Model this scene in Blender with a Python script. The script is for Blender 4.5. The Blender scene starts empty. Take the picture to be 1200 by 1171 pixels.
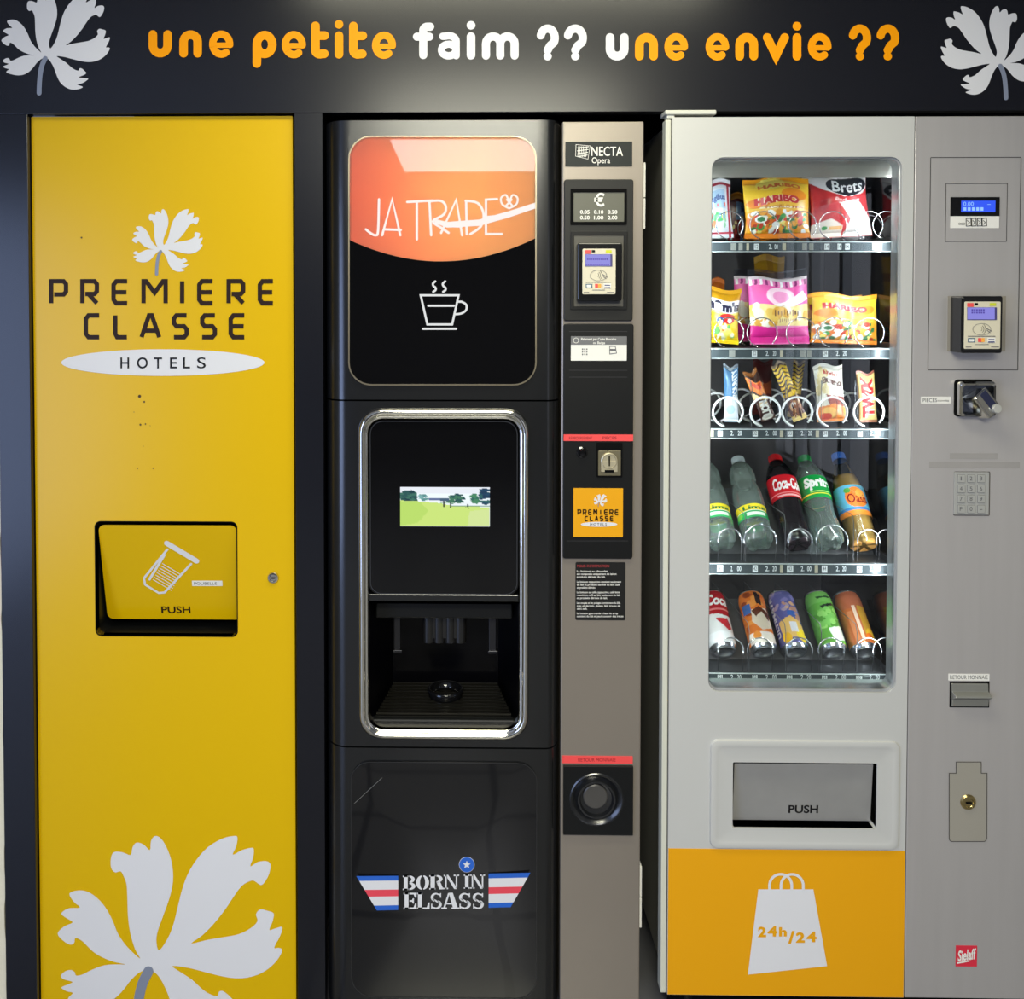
import bpy, bmesh, math, random
import numpy as np
from mathutils import Vector, Matrix, Euler

# ------------------------------------------------------------------ camera
random.seed(7)
COL = bpy.context.scene.collection
R = math.radians
FPX = 1086.0                       # focal length in pixels of the 1200 px wide frame
FOOT = (545.0, 350.0)              # pixel that looks square onto the machine fronts
CAM = Vector((0.0, -1.9, 1.53))
cam_rot = Euler((R(90 - 1.44), 0, R(1.0)))
RM = cam_rot.to_matrix()
_c = RM.transposed() @ Vector((0, 1, 0))
PP = (FOOT[0] - FPX * _c.x / -_c.z, FOOT[1] + FPX * _c.y / -_c.z)
cd = bpy.data.cameras.new('camera')
cam = bpy.data.objects.new('camera', cd)
COL.objects.link(cam)
cam.location = CAM
cam.rotation_euler = cam_rot
cd.sensor_width = 36.0
cd.lens = 36.0 * FPX / 1200.0
cd.shift_x = (600.0 - PP[0]) / 1200.0
cd.shift_y = (PP[1] - 585.5) / 1200.0
cd.clip_start = 0.02
S = bpy.context.scene
S.camera = cam
S.view_settings.view_transform = 'Standard'
S.view_settings.look = 'None'
S.view_settings.gamma = 1
S.view_settings.use_curve_mapping = False
S.view_settings.exposure = 0.0
S.cycles.use_denoising = True
S.cycles.max_bounces = 10
S.cycles.transparent_max_bounces = 24
S.cycles.caustics_reflective = False
S.cycles.caustics_refractive = False

# ------------------------------------------------------------------ world and room lights
W = bpy.data.worlds.new('world')
S.world = W
W.use_nodes = True
W.node_tree.nodes['Background'].inputs[0].default_value = (0.55, 0.68, 1.0, 1)
W.node_tree.nodes['Background'].inputs[1].default_value = 0.3


def area(name, loc, rot, sx, sy, power, col):
    l = bpy.data.lights.new(name, 'AREA')
    l.shape = 'RECTANGLE'
    l.size, l.size_y = sx, sy
    l.energy = power
    l.color = col
    o = bpy.data.objects.new(name, l)
    COL.objects.link(o)
    o.location = loc
    o.rotation_euler = rot
    return o


CEIL = 2.46
NEAR_LAMP = (0.14, -2.6)
FAR_LAMP = (0.13, -4.0)
FILL_LAMP = (0.12, -0.62)
area('header_fill_lamp', (FILL_LAMP[0], FILL_LAMP[1], CEIL - 0.045), (0, 0, 0), 1.1, 0.24, 17, (1.0, 0.97, 0.74))  # added fill lamp, out of view, brightens the header and machine tops
area('near_ceiling_lamp', (NEAR_LAMP[0], NEAR_LAMP[1], CEIL - 0.045), (0, 0, 0), 1.1, 0.5, 104, (1.0, 0.97, 0.76))
area('far_ceiling_lamp', (FAR_LAMP[0], FAR_LAMP[1], CEIL - 0.045), (0, 0, 0), 1.1, 1.3, 58, (0.97, 0.97, 1.0))
area('daylight_at_glass_door', (-2.33, -3.0, 1.04), (0, R(-90), 0), 1.9, 2.1, 72, (0.46, 0.60, 1.0))


area('daylight_at_side_window', (2.57, -4.75, 1.25), (0, R(90), 0), 1.9, 1.7, 14, (0.80, 0.84, 1.0))


# ------------------------------------------------------------------ pixel to place
def P(px, py, Y=0.0):
    d = RM @ Vector(((px - PP[0]) / FPX, -(py - PP[1]) / FPX, -1.0))
    t = (Y - CAM.y) / d.y
    return CAM + d * t


def PX(px, py, Y=0.0):
    p = P(px, py, Y)
    return (p.x, p.z)


def rect(x0, y0, x1, y1, Y):
    """upright world rectangle (X0, X1, Z0, Z1) under a pixel rectangle"""
    ym, xm = (y0 + y1) / 2, (x0 + x1) / 2
    return P(x0, ym, Y).x, P(x1, ym, Y).x, P(xm, y1, Y).z, P(xm, y0, Y).z


# ------------------------------------------------------------------ materials
def s2l(c):
    c = c / 255.0
    return c / 12.92 if c <= 0.04045 else ((c + 0.055) / 1.055) ** 2.4


def lin(rgb):
    return tuple(s2l(c) for c in rgb) + (1.0,)


MATS = {}


def mat(name, rgb=(128, 128, 128), rough=0.5, metal=0.0, spec=0.5, coat=0.0, var=0.04, scale=6.0, bump=0.0,
        bscale=60.0, emit=None, estr=0.0, attr=False, aniso=None, coat_rough=0.05):
    if name in MATS:
        return MATS[name]
    m = bpy.data.materials.new(name)
    MATS[name] = m
    m.use_nodes = True
    nt = m.node_tree
    b = nt.nodes['Principled BSDF']
    b.inputs['Roughness'].default_value = rough
    b.inputs['Metallic'].default_value = metal
    b.inputs['Specular IOR Level'].default_value = spec
    b.inputs['Coat Weight'].default_value = coat
    b.inputs['Coat Roughness'].default_value = coat_rough
    tc = nt.nodes.new('ShaderNodeTexCoord')
    nz = nt.nodes.new('ShaderNodeTexNoise')
    nz.inputs['Scale'].default_value = scale
    nz.inputs['Detail'].default_value = 4
    if aniso:
        mp = nt.nodes.new('ShaderNodeMapping')
        mp.inputs['Scale'].default_value = aniso
        nt.links.new(tc.outputs['Object'], mp.inputs[0])
        nt.links.new(mp.outputs[0], nz.inputs['Vector'])
    else:
        nt.links.new(tc.outputs['Object'], nz.inputs['Vector'])
    mix = nt.nodes.new('ShaderNodeMix')
    mix.data_type = 'RGBA'
    mix.blend_type = 'MULTIPLY'
    mix.inputs[0].default_value = 1.0
    ramp = nt.nodes.new('ShaderNodeValToRGB')
    ramp.color_ramp.elements[0].color = (1 - var * 2, 1 - var * 2, 1 - var * 2, 1)
    ramp.color_ramp.elements[1].color = (1, 1, 1, 1)
    nt.links.new(nz.outputs['Fac'], ramp.inputs[0])
    if attr:
        a = nt.nodes.new('ShaderNodeAttribute')
        a.attribute_name = 'Col'
        nt.links.new(a.outputs['Color'], mix.inputs[6])
        if estr:
            nt.links.new(a.outputs['Color'], b.inputs['Emission Color'])
            b.inputs['Emission Strength'].default_value = estr
    else:
        mix.inputs[6].default_value = lin(rgb)
    nt.links.new(ramp.outputs[0], mix.inputs[7])
    nt.links.new(mix.outputs[2], b.inputs['Base Color'])
    if emit:
        b.inputs['Emission Color'].default_value = lin(emit)
        b.inputs['Emission Strength'].default_value = estr
    if bump:
        n2 = nt.nodes.new('ShaderNodeTexNoise')
        n2.inputs['Scale'].default_value = bscale
        n2.inputs['Detail'].default_value = 6
        src = mp.outputs[0] if aniso else tc.outputs['Object']
        nt.links.new(src, n2.inputs['Vector'])
        bp = nt.nodes.new('ShaderNodeBump')
        bp.inputs['Strength'].default_value = bump
        bp.inputs['Distance'].default_value = 0.002
        nt.links.new(n2.outputs['Fac'], bp.inputs['Height'])
        nt.links.new(bp.outputs[0], b.inputs['Normal'])
    return m


def glassy(name, tint=(255, 255, 255), refl=1.0, rough=0.0, ior=1.45):
    m = bpy.data.materials.new(name)
    m.use_nodes = True
    nt = m.node_tree
    nt.nodes.clear()
    o = nt.nodes.new('ShaderNodeOutputMaterial')
    t = nt.nodes.new('ShaderNodeBsdfTransparent')
    t.inputs[0].default_value = lin(tint)
    g = nt.nodes.new('ShaderNodeBsdfGlossy')
    g.inputs['Roughness'].default_value = rough
    f = nt.nodes.new('ShaderNodeFresnel')
    f.inputs[0].default_value = ior
    k = nt.nodes.new('ShaderNodeMath')
    k.operation = 'MULTIPLY'
    k.inputs[1].default_value = refl
    k.use_clamp = True
    mx = nt.nodes.new('ShaderNodeMixShader')
    nt.links.new(f.outputs[0], k.inputs[0])
    nt.links.new(k.outputs[0], mx.inputs[0])
    nt.links.new(t.outputs[0], mx.inputs[1])
    nt.links.new(g.outputs[0], mx.inputs[2])
    nt.links.new(mx.outputs[0], o.inputs[0])
    return m


def emission(name, rgb, st):
    m = bpy.data.materials.new(name)
    m.use_nodes = True
    b = m.node_tree.nodes['Principled BSDF']
    b.inputs['Base Color'].default_value = (0.02, 0.02, 0.02, 1)
    b.inputs['Emission Color'].default_value = lin(rgb)
    b.inputs['Emission Strength'].default_value = st
    return m


def translucent(name, rgb, rgb2):
    m = bpy.data.materials.new(name)
    m.use_nodes = True
    nt = m.node_tree
    nt.nodes.clear()
    o = nt.nodes.new('ShaderNodeOutputMaterial')
    t = nt.nodes.new('ShaderNodeBsdfTranslucent')
    t.inputs[0].default_value = lin(rgb)
    d = nt.nodes.new('ShaderNodeBsdfDiffuse')
    d.inputs[0].default_value = lin(rgb)
    g = nt.nodes.new('ShaderNodeBsdfGlossy')
    g.inputs['Roughness'].default_value = 0.02
    # printed colour runs from red on the left to orange on the right
    tc = nt.nodes.new('ShaderNodeTexCoord')
    sx = nt.nodes.new('ShaderNodeSeparateXYZ')
    mr = nt.nodes.new('ShaderNodeMapRange')
    mr.inputs['From Min'].default_value, mr.inputs['From Max'].default_value = -.19, .08
    cm_ = nt.nodes.new('ShaderNodeMix')
    cm_.data_type = 'RGBA'
    cm_.inputs[6].default_value, cm_.inputs[7].default_value = lin(rgb), lin(rgb2)
    nt.links.new(tc.outputs['Object'], sx.inputs[0])
    nt.links.new(sx.outputs['X'], mr.inputs['Value'])
    nt.links.new(mr.outputs[0], cm_.inputs[0])
    nt.links.new(cm_.outputs[2], t.inputs[0])
    nt.links.new(cm_.outputs[2], d.inputs[0])
    f = nt.nodes.new('ShaderNodeFresnel')
    f.inputs[0].default_value = 1.5
    m1 = nt.nodes.new('ShaderNodeMixShader')
    m1.inputs[0].default_value = 0.25
    m2 = nt.nodes.new('ShaderNodeMixShader')
    nt.links.new(t.outputs[0], m1.inputs[1])
    nt.links.new(d.outputs[0], m1.inputs[2])
    nt.links.new(f.outputs[0], m2.inputs[0])
    nt.links.new(m1.outputs[0], m2.inputs[1])
    nt.links.new(g.outputs[0], m2.inputs[2])
    nt.links.new(m2.outputs[0], o.inputs[0])
    return m


M_FASCIA = mat('dark_laminate', (19, 20, 27), 0.24, spec=0.42, var=0.05, scale=3)
M_YELLOW = mat('yellow_laminate', (216, 174, 0), 0.27, spec=0.3, var=0.02, scale=2)
M_ORANGE = mat('orange_vinyl', (228, 160, 0), 0.4, var=0.02)
M_LETTER = mat('orange_lettering', (243, 154, 0), 0.5, spec=.15, var=0.02)
M_WHITE = mat('white_vinyl', (216, 216, 221), 0.45, spec=.2, var=0.02)
M_STEM = mat('grey_stem', (128, 136, 156), 0.45)
M_BROWN = mat('dark_brown_ink', (40, 22, 8), 0.45, spec=.2)
M_INK = mat('black_ink', (18, 18, 20), 0.5, spec=.2)
M_DARKPAINT = mat('charcoal_satin_paint', (15, 16, 18), 0.24, spec=0.75, var=0.03)
M_GLOSS = mat('black_gloss', (9, 9, 11), 0.03, spec=0.5, var=0.0)
M_GLOSS2 = mat('charcoal_gloss', (20, 20, 22), 0.06, spec=0.5, var=0.0)
M_BLACK = mat('black_plastic', (14, 15, 16), 0.42, spec=0.28)
M_VOID = mat('matt_black', (8, 8, 9), 0.8, spec=0.1)
M_CHROME = mat('chrome', (225, 222, 212), 0.1, metal=1.0, var=0.03)
M_BRASS = mat('brass', (200, 180, 125), 0.28, metal=1.0)
M_BEIGE = mat('beige_metallic_panel', (146, 137, 127), 0.34, metal=0.45, spec=0.5, var=0.03)
M_SILVER = mat('silver_paint', (196, 196, 194), 0.42, metal=0.15, spec=0.5, var=0.02, scale=2)
M_STEEL = mat('brushed_stainless', (192, 188, 187), 0.33, metal=0.42, var=0.06, scale=1.0, bump=0.12, bscale=1.0, aniso=(40, 40, 2.5))
M_STEEL2 = mat('worn_flap_steel', (160, 159, 158), 0.42, metal=0.25, var=0.12, scale=14, bump=0.1, bscale=40)
M_RUBBER = mat('grey_gasket', (190, 193, 196), 0.22, metal=0.6)
M_LINER = mat('dark_cabinet_lining', (120, 116, 116), 0.5, var=0.05)
M_LINER_R = mat('dark_mirror_lining', (120, 118, 120), 0.08, metal=0.95)
M_TRAY = mat('dark_tray', (60, 62, 66), 0.4, metal=0.3)
M_STRIPP = mat('clear_price_strip', (70, 78, 82), 0.12, spec=0.7)
M_TAG = mat('white_tag', (214, 220, 222), 0.5)
M_TAG2 = mat('grey_tag', (140, 142, 138), 0.5)
M_WIRE = mat('bright_wire', (215, 215, 218), 0.22, metal=0.9)
M_WIREW = mat('white_wire', (236, 238, 242), 0.3)
M_RED = mat('red_label', (238, 78, 78), 0.45)
M_REDINK = mat('dark_red_ink', (150, 20, 30), 0.5)
M_BLUE = mat('blue_vinyl', (38, 96, 196), 0.4)
M_CORAL = mat('coral_vinyl', (226, 72, 88), 0.4)
M_PAPER = mat('white_paper', (232, 230, 224), 0.6)
M_CREAM = mat('cream_face', (216, 208, 184), 0.4)
M_GREYINK = mat('grey_ink', (96, 96, 100), 0.5)
M_FOIL = mat('printed_foil', rough=0.3, attr=True, spec=0.6, var=0.02, bump=0.35, bscale=38)
M_PRINT = mat('printed_sleeve', rough=0.25, attr=True, spec=0.6, var=0.02)
M_CANP = mat('printed_can', rough=0.24, attr=True, spec=0.7, var=0.02, metal=0.25)
M_ALU = mat('aluminium', (205, 208, 212), 0.22, metal=1.0)
M_SCREEN = mat('screen_picture', rough=0.3, attr=True, estr=1.05, var=0.0)
M_SCREEN.node_tree.nodes['Mix'].inputs[7].default_value = (.02, .02, .02, 1)
for _l in list(M_SCREEN.node_tree.links):
    if _l.to_socket == M_SCREEN.node_tree.nodes['Mix'].inputs[7]:
        M_SCREEN.node_tree.links.remove(_l)
M_LCDB = emission('blue_lcd', (30, 84, 255), 0.9)
M_LCDV = emission('violet_lcd', (150, 146, 245), 0.75)
M_LCDT = emission('lcd_bright_text', (150, 200, 255), 1.0)
M_PANE = glassy('window_glass', (244, 248, 248), 0.8)
M_PET = glassy('clear_plastic', (228, 240, 238), 1.6, 0.05)
M_WATER = glassy('water_filled_plastic', (232, 244, 240), 2.4, 0.06)
_n = M_WATER.node_tree
_d = _n.nodes.new('ShaderNodeBsdfDiffuse')
_d.inputs[0].default_value = lin((205, 222, 214))
_t = _n.nodes.new('ShaderNodeMixShader')
_t.inputs[0].default_value = 0.13
_o = _n.nodes['Material Output']
_src = _o.inputs[0].links[0].from_socket
_n.links.new(_src, _t.inputs[1])
_n.links.new(_d.outputs[0], _t.inputs[2])
_n.links.new(_t.outputs[0], _o.inputs[0])
M_CELLO = glassy('clear_film', (235, 232, 236), 2.2, 0.12)
M_COLA = mat('cola', (52, 40, 46), 0.08, spec=0.6)
M_JUICE = mat('orange_juice', (222, 160, 84), 0.12, spec=0.6)
M_PLASTER = mat('cream_plaster', (226, 220, 200), 0.85, var=0.06, scale=20, bump=0.6, bscale=90)
M_WALLP = mat('white_wall_paint', (215, 212, 205), 0.8)
M_REAR = mat('dark_wall_paint', (52, 50, 48), 0.8)
M_SIDEW = mat('grey_wall_paint', (130, 128, 124), 0.8)
M_CEIL = mat('ceiling_paint', (205, 204, 200), 0.85)


# ------------------------------------------------------------------ mesh builder
class MB:
    def __init__(self):
        self.v, self.f, self.m, self.c = [], [], [], []

    def add(self, vs, fs, mi=0, cols=None):
        o = len(self.v)
        self.v.extend([tuple(p) for p in vs])
        self.f.extend([tuple(i + o for i in f) for f in fs])
        self.m.extend([mi] * len(fs))
        if cols is not None:
            self.c.extend(cols)
        return self

    def box(self, x0, x1, y0, y1, z0, z1, mi=0):
        vs = [(x, y, z) for x in (x0, x1) for y in (y0, y1) for z in (z0, z1)]
        return self.add(vs, [(0, 1, 3, 2), (4, 6, 7, 5), (0, 4, 5, 1), (2, 3, 7, 6), (0, 2, 6, 4), (1, 5, 7, 3)], mi)

    def prism(self, pts, y0, y1, mi=0):
        n = len(pts)
        vs = [(x, y0, z) for x, z in pts] + [(x, y1, z) for x, z in pts]
        fs = [tuple(range(n)), tuple(range(2 * n - 1, n - 1, -1))]
        fs += [(i, (i + 1) % n, n + (i + 1) % n, n + i) for i in range(n)]
        return self.add(vs, fs, mi)

    def flat(self, pts, y, mi=0):
        return self.add([(x, y, z) for x, z in pts], [tuple(range(len(pts)))], mi)

    def ring(self, a, b, y0, y1, mi=0):
        """frame between outer loop a and inner loop b (same count)"""
        n = len(a)
        vs = [(x, y0, z) for x, z in a] + [(x, y0, z) for x, z in b] + [(x, y1, z) for x, z in b] + [(x, y1, z) for x, z in a]
        fs = []
        for i in range(n):
            j = (i + 1) % n
            for k in range(4):
                l = (k + 1) % 4
                fs.append((k * n + i, k * n + j, l * n + j, l * n + i))
        return self.add(vs, fs, mi)

    def loops(self, ls, close_first=False, close_last=False, mi=0, cyc=True):
        """skin a list of equal 3-D loops"""
        n = len(ls[0])
        vs = [p for l in ls for p in l]
        fs = []
        for k in range(len(ls) - 1):
            for i in range(n if cyc else n - 1):
                j = (i + 1) % n
                fs.append((k * n + i, k * n + j, (k + 1) * n + j, (k + 1) * n + i))
        if close_first:
            fs.append(tuple(range(n)))
        if close_last:
            fs.append(tuple(range((len(ls) - 1) * n, len(ls) * n)))
        return self.add(vs, fs, mi)

    def cyl(self, cx, cz, r, y0, y1, n=28, mi=0, r2=None):
        r2 = r if r2 is None else r2
        a = [(cx + r * math.cos(2 * math.pi * i / n), y0, cz + r * math.sin(2 * math.pi * i / n)) for i in range(n)]
        b = [(cx + r2 * math.cos(2 * math.pi * i / n), y1, cz + r2 * math.sin(2 * math.pi * i / n)) for i in range(n)]
        return self.loops([a, b], True, True, mi)

    def cylz(self, cx, cy, r, z0, z1, n=24, mi=0):
        a = [(cx + r * math.cos(2 * math.pi * i / n), cy + r * math.sin(2 * math.pi * i / n), z0) for i in range(n)]
        b = [(x, y, z1) for x, y, _ in a]
        return self.loops([a, b], True, True, mi)

    def latheY(self, cx, cz, prof, n=32, mi=0):
        """prof: (r, y) list, axis along Y"""
        ls = [[(cx + r * math.cos(2 * math.pi * i / n), y, cz + r * math.sin(2 * math.pi * i / n)) for i in range(n)] for r, y in prof]
        return self.loops(ls, True, True, mi)

    def tube(self, path, r, n=8, mi=0):
        path = [Vector(p) for p in path]
        ls = []
        up = Vector((0.3, 0.2, 1)).normalized()
        for i, p in enumerate(path):
            t = (path[min(i + 1, len(path) - 1)] - path[max(i - 1, 0)]).normalized()
            a = t.cross(up)
            if a.length < 1e-4:
                a = t.cross(Vector((1, 0, 0)))
            a.normalize()
            b = t.cross(a).normalized()
            ls.append([tuple(p + a * (r * math.cos(2 * math.pi * k / n)) + b * (r * math.sin(2 * math.pi * k / n))) for k in range(n)])
        return self.loops(ls, True, True, mi)

    def stroke(self, path, w, y, closed=False, cap=True, mi=0, y1=None):
        """flat ribbon of width w along a list of (x, z) points"""
        raw = [Vector((p[0], p[1])) for p in path]
        path = [raw[0]]
        for p in raw[1:]:
            if (p - path[-1]).length > 1e-6:
                path.append(p)
        if closed and (path[0] - path[-1]).length < 1e-6:
            path.pop()
        n = len(path)
        L, Rr = [], []
        for i in range(n):
            if closed:
                a, b = path[i] - path[i - 1], path[(i + 1) % n] - path[i]
            else:
                a = path[i] - path[i - 1] if i else path[1] - path[0]
                b = path[i + 1] - path[i] if i < n - 1 else path[-1] - path[-2]
            a, b = a.normalized(), b.normalized()
            na, nb = Vector((-a.y, a.x)), Vector((-b.y, b.x))
            mm = na + nb
            if mm.length < 1e-5:
                mm = na.copy()
            mm.normalize()
            k = min(1.0 / max(mm.dot(na), 0.2), 2.2)
            L.append(path[i] + mm * (w / 2 * k))
            Rr.append(path[i] - mm * (w / 2 * k))
        seq = range(n if closed else n - 1)
        for i in seq:
            j = (i + 1) % n
            q = [L[i], L[j], Rr[j], Rr[i]]
            self._slab(q, y, y1, mi)
        if cap and not closed:
            for e, d in ((0, path[0] - path[1]), (n - 1, path[-1] - path[-2])):
                a0 = math.atan2(d.y, d.x)
                q = [path[e] + Vector((math.cos(a0 + t), math.sin(a0 + t))) * (w / 2)
                     for t in [(-0.5 + k / 8) * math.pi for k in range(9)]]
                self._slab(q, y, y1, mi)
        return self

    def _slab(self, q, y, y1, mi):
        self.k = (getattr(self, 'k', 0) + 1) % 47      # overlapping ink never shares one plane
        y = y - self.k * 1.3e-5
        if y1 is None:
            self.flat([(p.x, p.y) for p in q], y, mi)
        else:
            self.prism([(p.x, p.y) for p in q], y, y1, mi)

    def xform(self, M):
        self.v = [tuple(M @ Vector(p)) for p in self.v]
        return self

    def build(self, name, mats, parent=None, bevel=0.0, smooth=None, segs=2):
        if not isinstance(mats, (list, tuple)):
            mats = [mats]
        me = bpy.data.meshes.new(name)
        vs = self.v
        xs = np.array(vs)
        lo, hi = xs.min(0), xs.max(0)
        c = Vector(((lo + hi) / 2).tolist())
        base = Vector((c.x, c.y, float(lo[2]))) if parent is None else c
        me.from_pydata((xs - np.array(base)).tolist(), [], self.f)
        for m in mats:
            me.materials.append(m)
        me.polygons.foreach_set('material_index', self.m)
        if self.c:
            at = me.color_attributes.new('Col', 'FLOAT_COLOR', 'POINT')
            at.data.foreach_set('color', np.array(self.c, dtype=np.float32).ravel())
        bm = bmesh.new()
        bm.from_mesh(me)
        bmesh.ops.recalc_face_normals(bm, faces=bm.faces)
        bm.to_mesh(me)
        bm.free()
        if smooth:
            me.polygons.foreach_set('use_smooth', [True] * len(me.polygons))
        me.update()
        o = bpy.data.objects.new(name, me)
        COL.objects.link(o)
        if parent is not None:
            o.parent = parent
            o.location = base - wloc(parent)
        else:
            o.location = base
        if bevel:
            b = o.modifiers.new('bevel', 'BEVEL')
            b.width = bevel
            b.segments = segs
            b.limit_method = 'ANGLE'
            b.angle_limit = R(40)
            b.use_clamp_overlap = True
        if smooth == 'auto':
            try:
                me.set_sharp_from_angle(angle=R(35))
            except Exception:
                pass
        return o


def wloc(o):
    p = Vector(o.location)
    while o.parent is not None:
        o = o.parent
        p = p + Vector(o.location)
    return p


def tag(o, label, cat, group=None, kind=None):
    o['label'] = label
    if cat:
        o['category'] = cat
    if group:
        o['group'] = group
    if kind:
        o['kind'] = kind
    return o


def thing(name, label, cat, loc, group=None):
    o = bpy.data.objects.new(name, None)
    o.empty_display_size = 0.05
    COL.objects.link(o)
    o.location = loc
    return tag(o, label, cat, group)


def struct(o):
    o['kind'] = 'structure'
    return o


def lab(o, t):
    o['label'] = t
    return o


def copy_tree(o, parent=None):
    c = o.copy()
    COL.objects.link(c)
    if parent is not None:
        c.parent = parent
    for ch in list(o.children):
        copy_tree(ch, c)
    return c


def rr(x0, x1, z0, z1, r, n=7):
    """rounded rectangle loop, counter-clockwise"""
    out = []
    rs = r if isinstance(r, (list, tuple)) else (r, r, r, r)   # tr, tl, bl, br
    for (cx, cz, a0, q) in ((x1, z1, 0, rs[0]), (x0, z1, 90, rs[1]), (x0, z0, 180, rs[2]), (x1, z0, 270, rs[3])):
        sx = -1 if cx == x1 else 1
        sz = -1 if cz == z1 else 1
        for k in range(n):
            a = R(a0 + 90 * k / (n - 1))
            out.append((cx + sx * q + q * math.cos(a), cz + sz * q + q * math.sin(a)))
    return out


def arc(cx, cy, rx, ry, a0, a1, n=14):
    return [(cx + rx * math.cos(R(a0 + (a1 - a0) * i / (n - 1))), cy + ry * math.sin(R(a0 + (a1 - a0) * i / (n - 1)))) for i in range(n)]


def smooth_path(pts, n=6, closed=False):
    """Catmull-Rom through points"""
    out = []
    m = len(pts)
    rng = range(m if closed else m - 1)
    for i in rng:
        p0 = pts[(i - 1) % m] if closed or i > 0 else pts[i]
        p1, p2 = pts[i], pts[(i + 1) % m]
        p3 = pts[(i + 2) % m] if closed or i + 2 < m else p2
        for k in range(n):
            t = k / n
            out.append(tuple(0.5 * (2 * p1[a] + (p2[a] - p0[a]) * t + (2 * p0[a] - 5 * p1[a] + 4 * p2[a] - p3[a]) * t * t
                                    + (3 * p1[a] - p0[a] - 3 * p2[a] + p3[a]) * t ** 3) for a in (0, 1)))
    if not closed:
        out.append(tuple(pts[-1]))
    return out


def px_path(pts, Y, sc=1.0, ox=0.0, oy=0.0):
    return [PX(ox + x / sc, oy + y / sc, Y) for x, y in pts]


PIX = 0.00175


# ------------------------------------------------------------------ printed text with the built-in font
_TXT = {}


def text_tris(s, bold=0.0, shear=0.0, space=1.0):
    key = (s, bold, shear, space)
    if key in _TXT:
        return _TXT[key]
    cu = bpy.data.curves.new('text', 'FONT')
    cu.body = s
    cu.offset = bold
    cu.shear = shear
    cu.space_character = space
    cu.resolution_u = 4
    ob = bpy.data.objects.new('text', cu)
    me = ob.to_mesh()
    v = np.array([(p.co.x, p.co.y) for p in me.vertices]) if len(me.vertices) else np.zeros((1, 2))
    f = [tuple(p.vertices) for p in me.polygons]
    ob.to_mesh_clear()
    bpy.data.objects.remove(ob)
    bpy.data.curves.remove(cu)
    _TXT[key] = (v, f)
    return _TXT[key]


def text_px(mb, s, x0, x1, base, cap, Y, bold=0.0, shear=0.0, mi=0, slope=0.0, space=1.0):
    """text filling pixels x0..x1, its baseline at pixel row base, capitals cap pixels high"""
    v, f = text_tris(s, bold, shear, space)
    if not f:
        return mb
    H = text_tris('H', bold)[0]
    ch = H[:, 1].max() - max(H[:, 1].min(), 0)
    lo, hi = v[:, 0].min(), v[:, 0].max()
    sx = (x1 - x0) / (hi - lo)
    sy = cap / ch
    pts = []
    for a, b in v:
        q = x0 + (a - lo) * sx
        p = P(q, base - b * sy + (q - x0) * slope, Y)
        pts.append((p.x, Y, p.z))
    return mb.add(pts, f, mi)


def raster_text(s, Wd, Hd, bold=0.02, shear=0.0):
    v, f = text_tris(s, bold, shear)
    return raster(v, f, Wd, Hd)


def raster(v, f, Wd, Hd):
    lo, hi = v.min(0), v.max(0)
    q = (v - lo) / (hi - lo + 1e-9) * np.array([Wd - 1, Hd - 1])
    q[:, 1] = Hd - 1 - q[:, 1]
    out = np.zeros((Hd, Wd), bool)
    for t in f:
        for k in range(1, len(t) - 1):
            a, b, c = q[t[0]], q[t[k]], q[t[k + 1]]
            x0, x1 = int(max(min(a[0], b[0], c[0]), 0)), int(min(max(a[0], b[0], c[0]) + 1, Wd - 1))
            y0, y1 = int(max(min(a[1], b[1], c[1]), 0)), int(min(max(a[1], b[1], c[1]) + 1, Hd - 1))
            yy, xx = np.mgrid[y0:y1 + 1, x0:x1 + 1]
            d = (b[0] - a[0]) * (c[1] - a[1]) - (b[1] - a[1]) * (c[0] - a[0])
            if abs(d) < 1e-9:
                continue
            u = ((xx - a[0]) * (c[1] - a[1]) - (yy - a[1]) * (c[0] - a[0])) / d
            w = ((b[0] - a[0]) * (yy - a[1]) - (b[1] - a[1]) * (xx - a[0])) / d
            out[y0:y1 + 1, x0:x1 + 1] |= (u >= -0.01) & (w >= -0.01) & (u + w <= 1.01)
    return out


# ------------------------------------------------------------------ the flower emblem (traced in its own units)
B_ = lambda x, y: (395 + (x - 520) * 1.207, 470 + (y - 978) * 1.207)
_upper = [(475, 938), (458, 880), (450, 820), (448, 760), (445, 710), (434, 680), (424, 664), (405, 668), (391, 652), (390, 620),
          (400, 597), (430, 597), (459, 607), (466, 580), (480, 563), (505, 570), (527, 590), (531, 558), (545, 540), (567, 550),
          (590, 590), (605, 640), (608, 700), (595, 760), (570, 830), (553, 880), (550, 915), (560, 942), (590, 900), (610, 850),
          (625, 790), (640, 730), (660, 675), (690, 625), (730, 580), (780, 550), (820, 540), (835, 545), (830, 577), (818, 606),
          (850, 590), (880, 582), (892, 585), (890, 615), (880, 647), (905, 632), (935, 628), (951, 640), (945, 675), (928, 705),
          (915, 712), (895, 698), (880, 698), (850, 715), (820, 755), (790, 800), (750, 850), (710, 890), (672, 918), (730, 905),
          (790, 895), (840, 885), (880, 865), (905, 840), (900, 815), (915, 798), (940, 803), (962, 812), (958, 840), (947, 870),
          (965, 866), (992, 860), (985, 890), (964, 932), (980, 933), (992, 942), (975, 975), (945, 1005), (905, 1028), (850, 1040),
          (790, 1035), (720, 1018), (660, 1003), (606, 997)]
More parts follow.
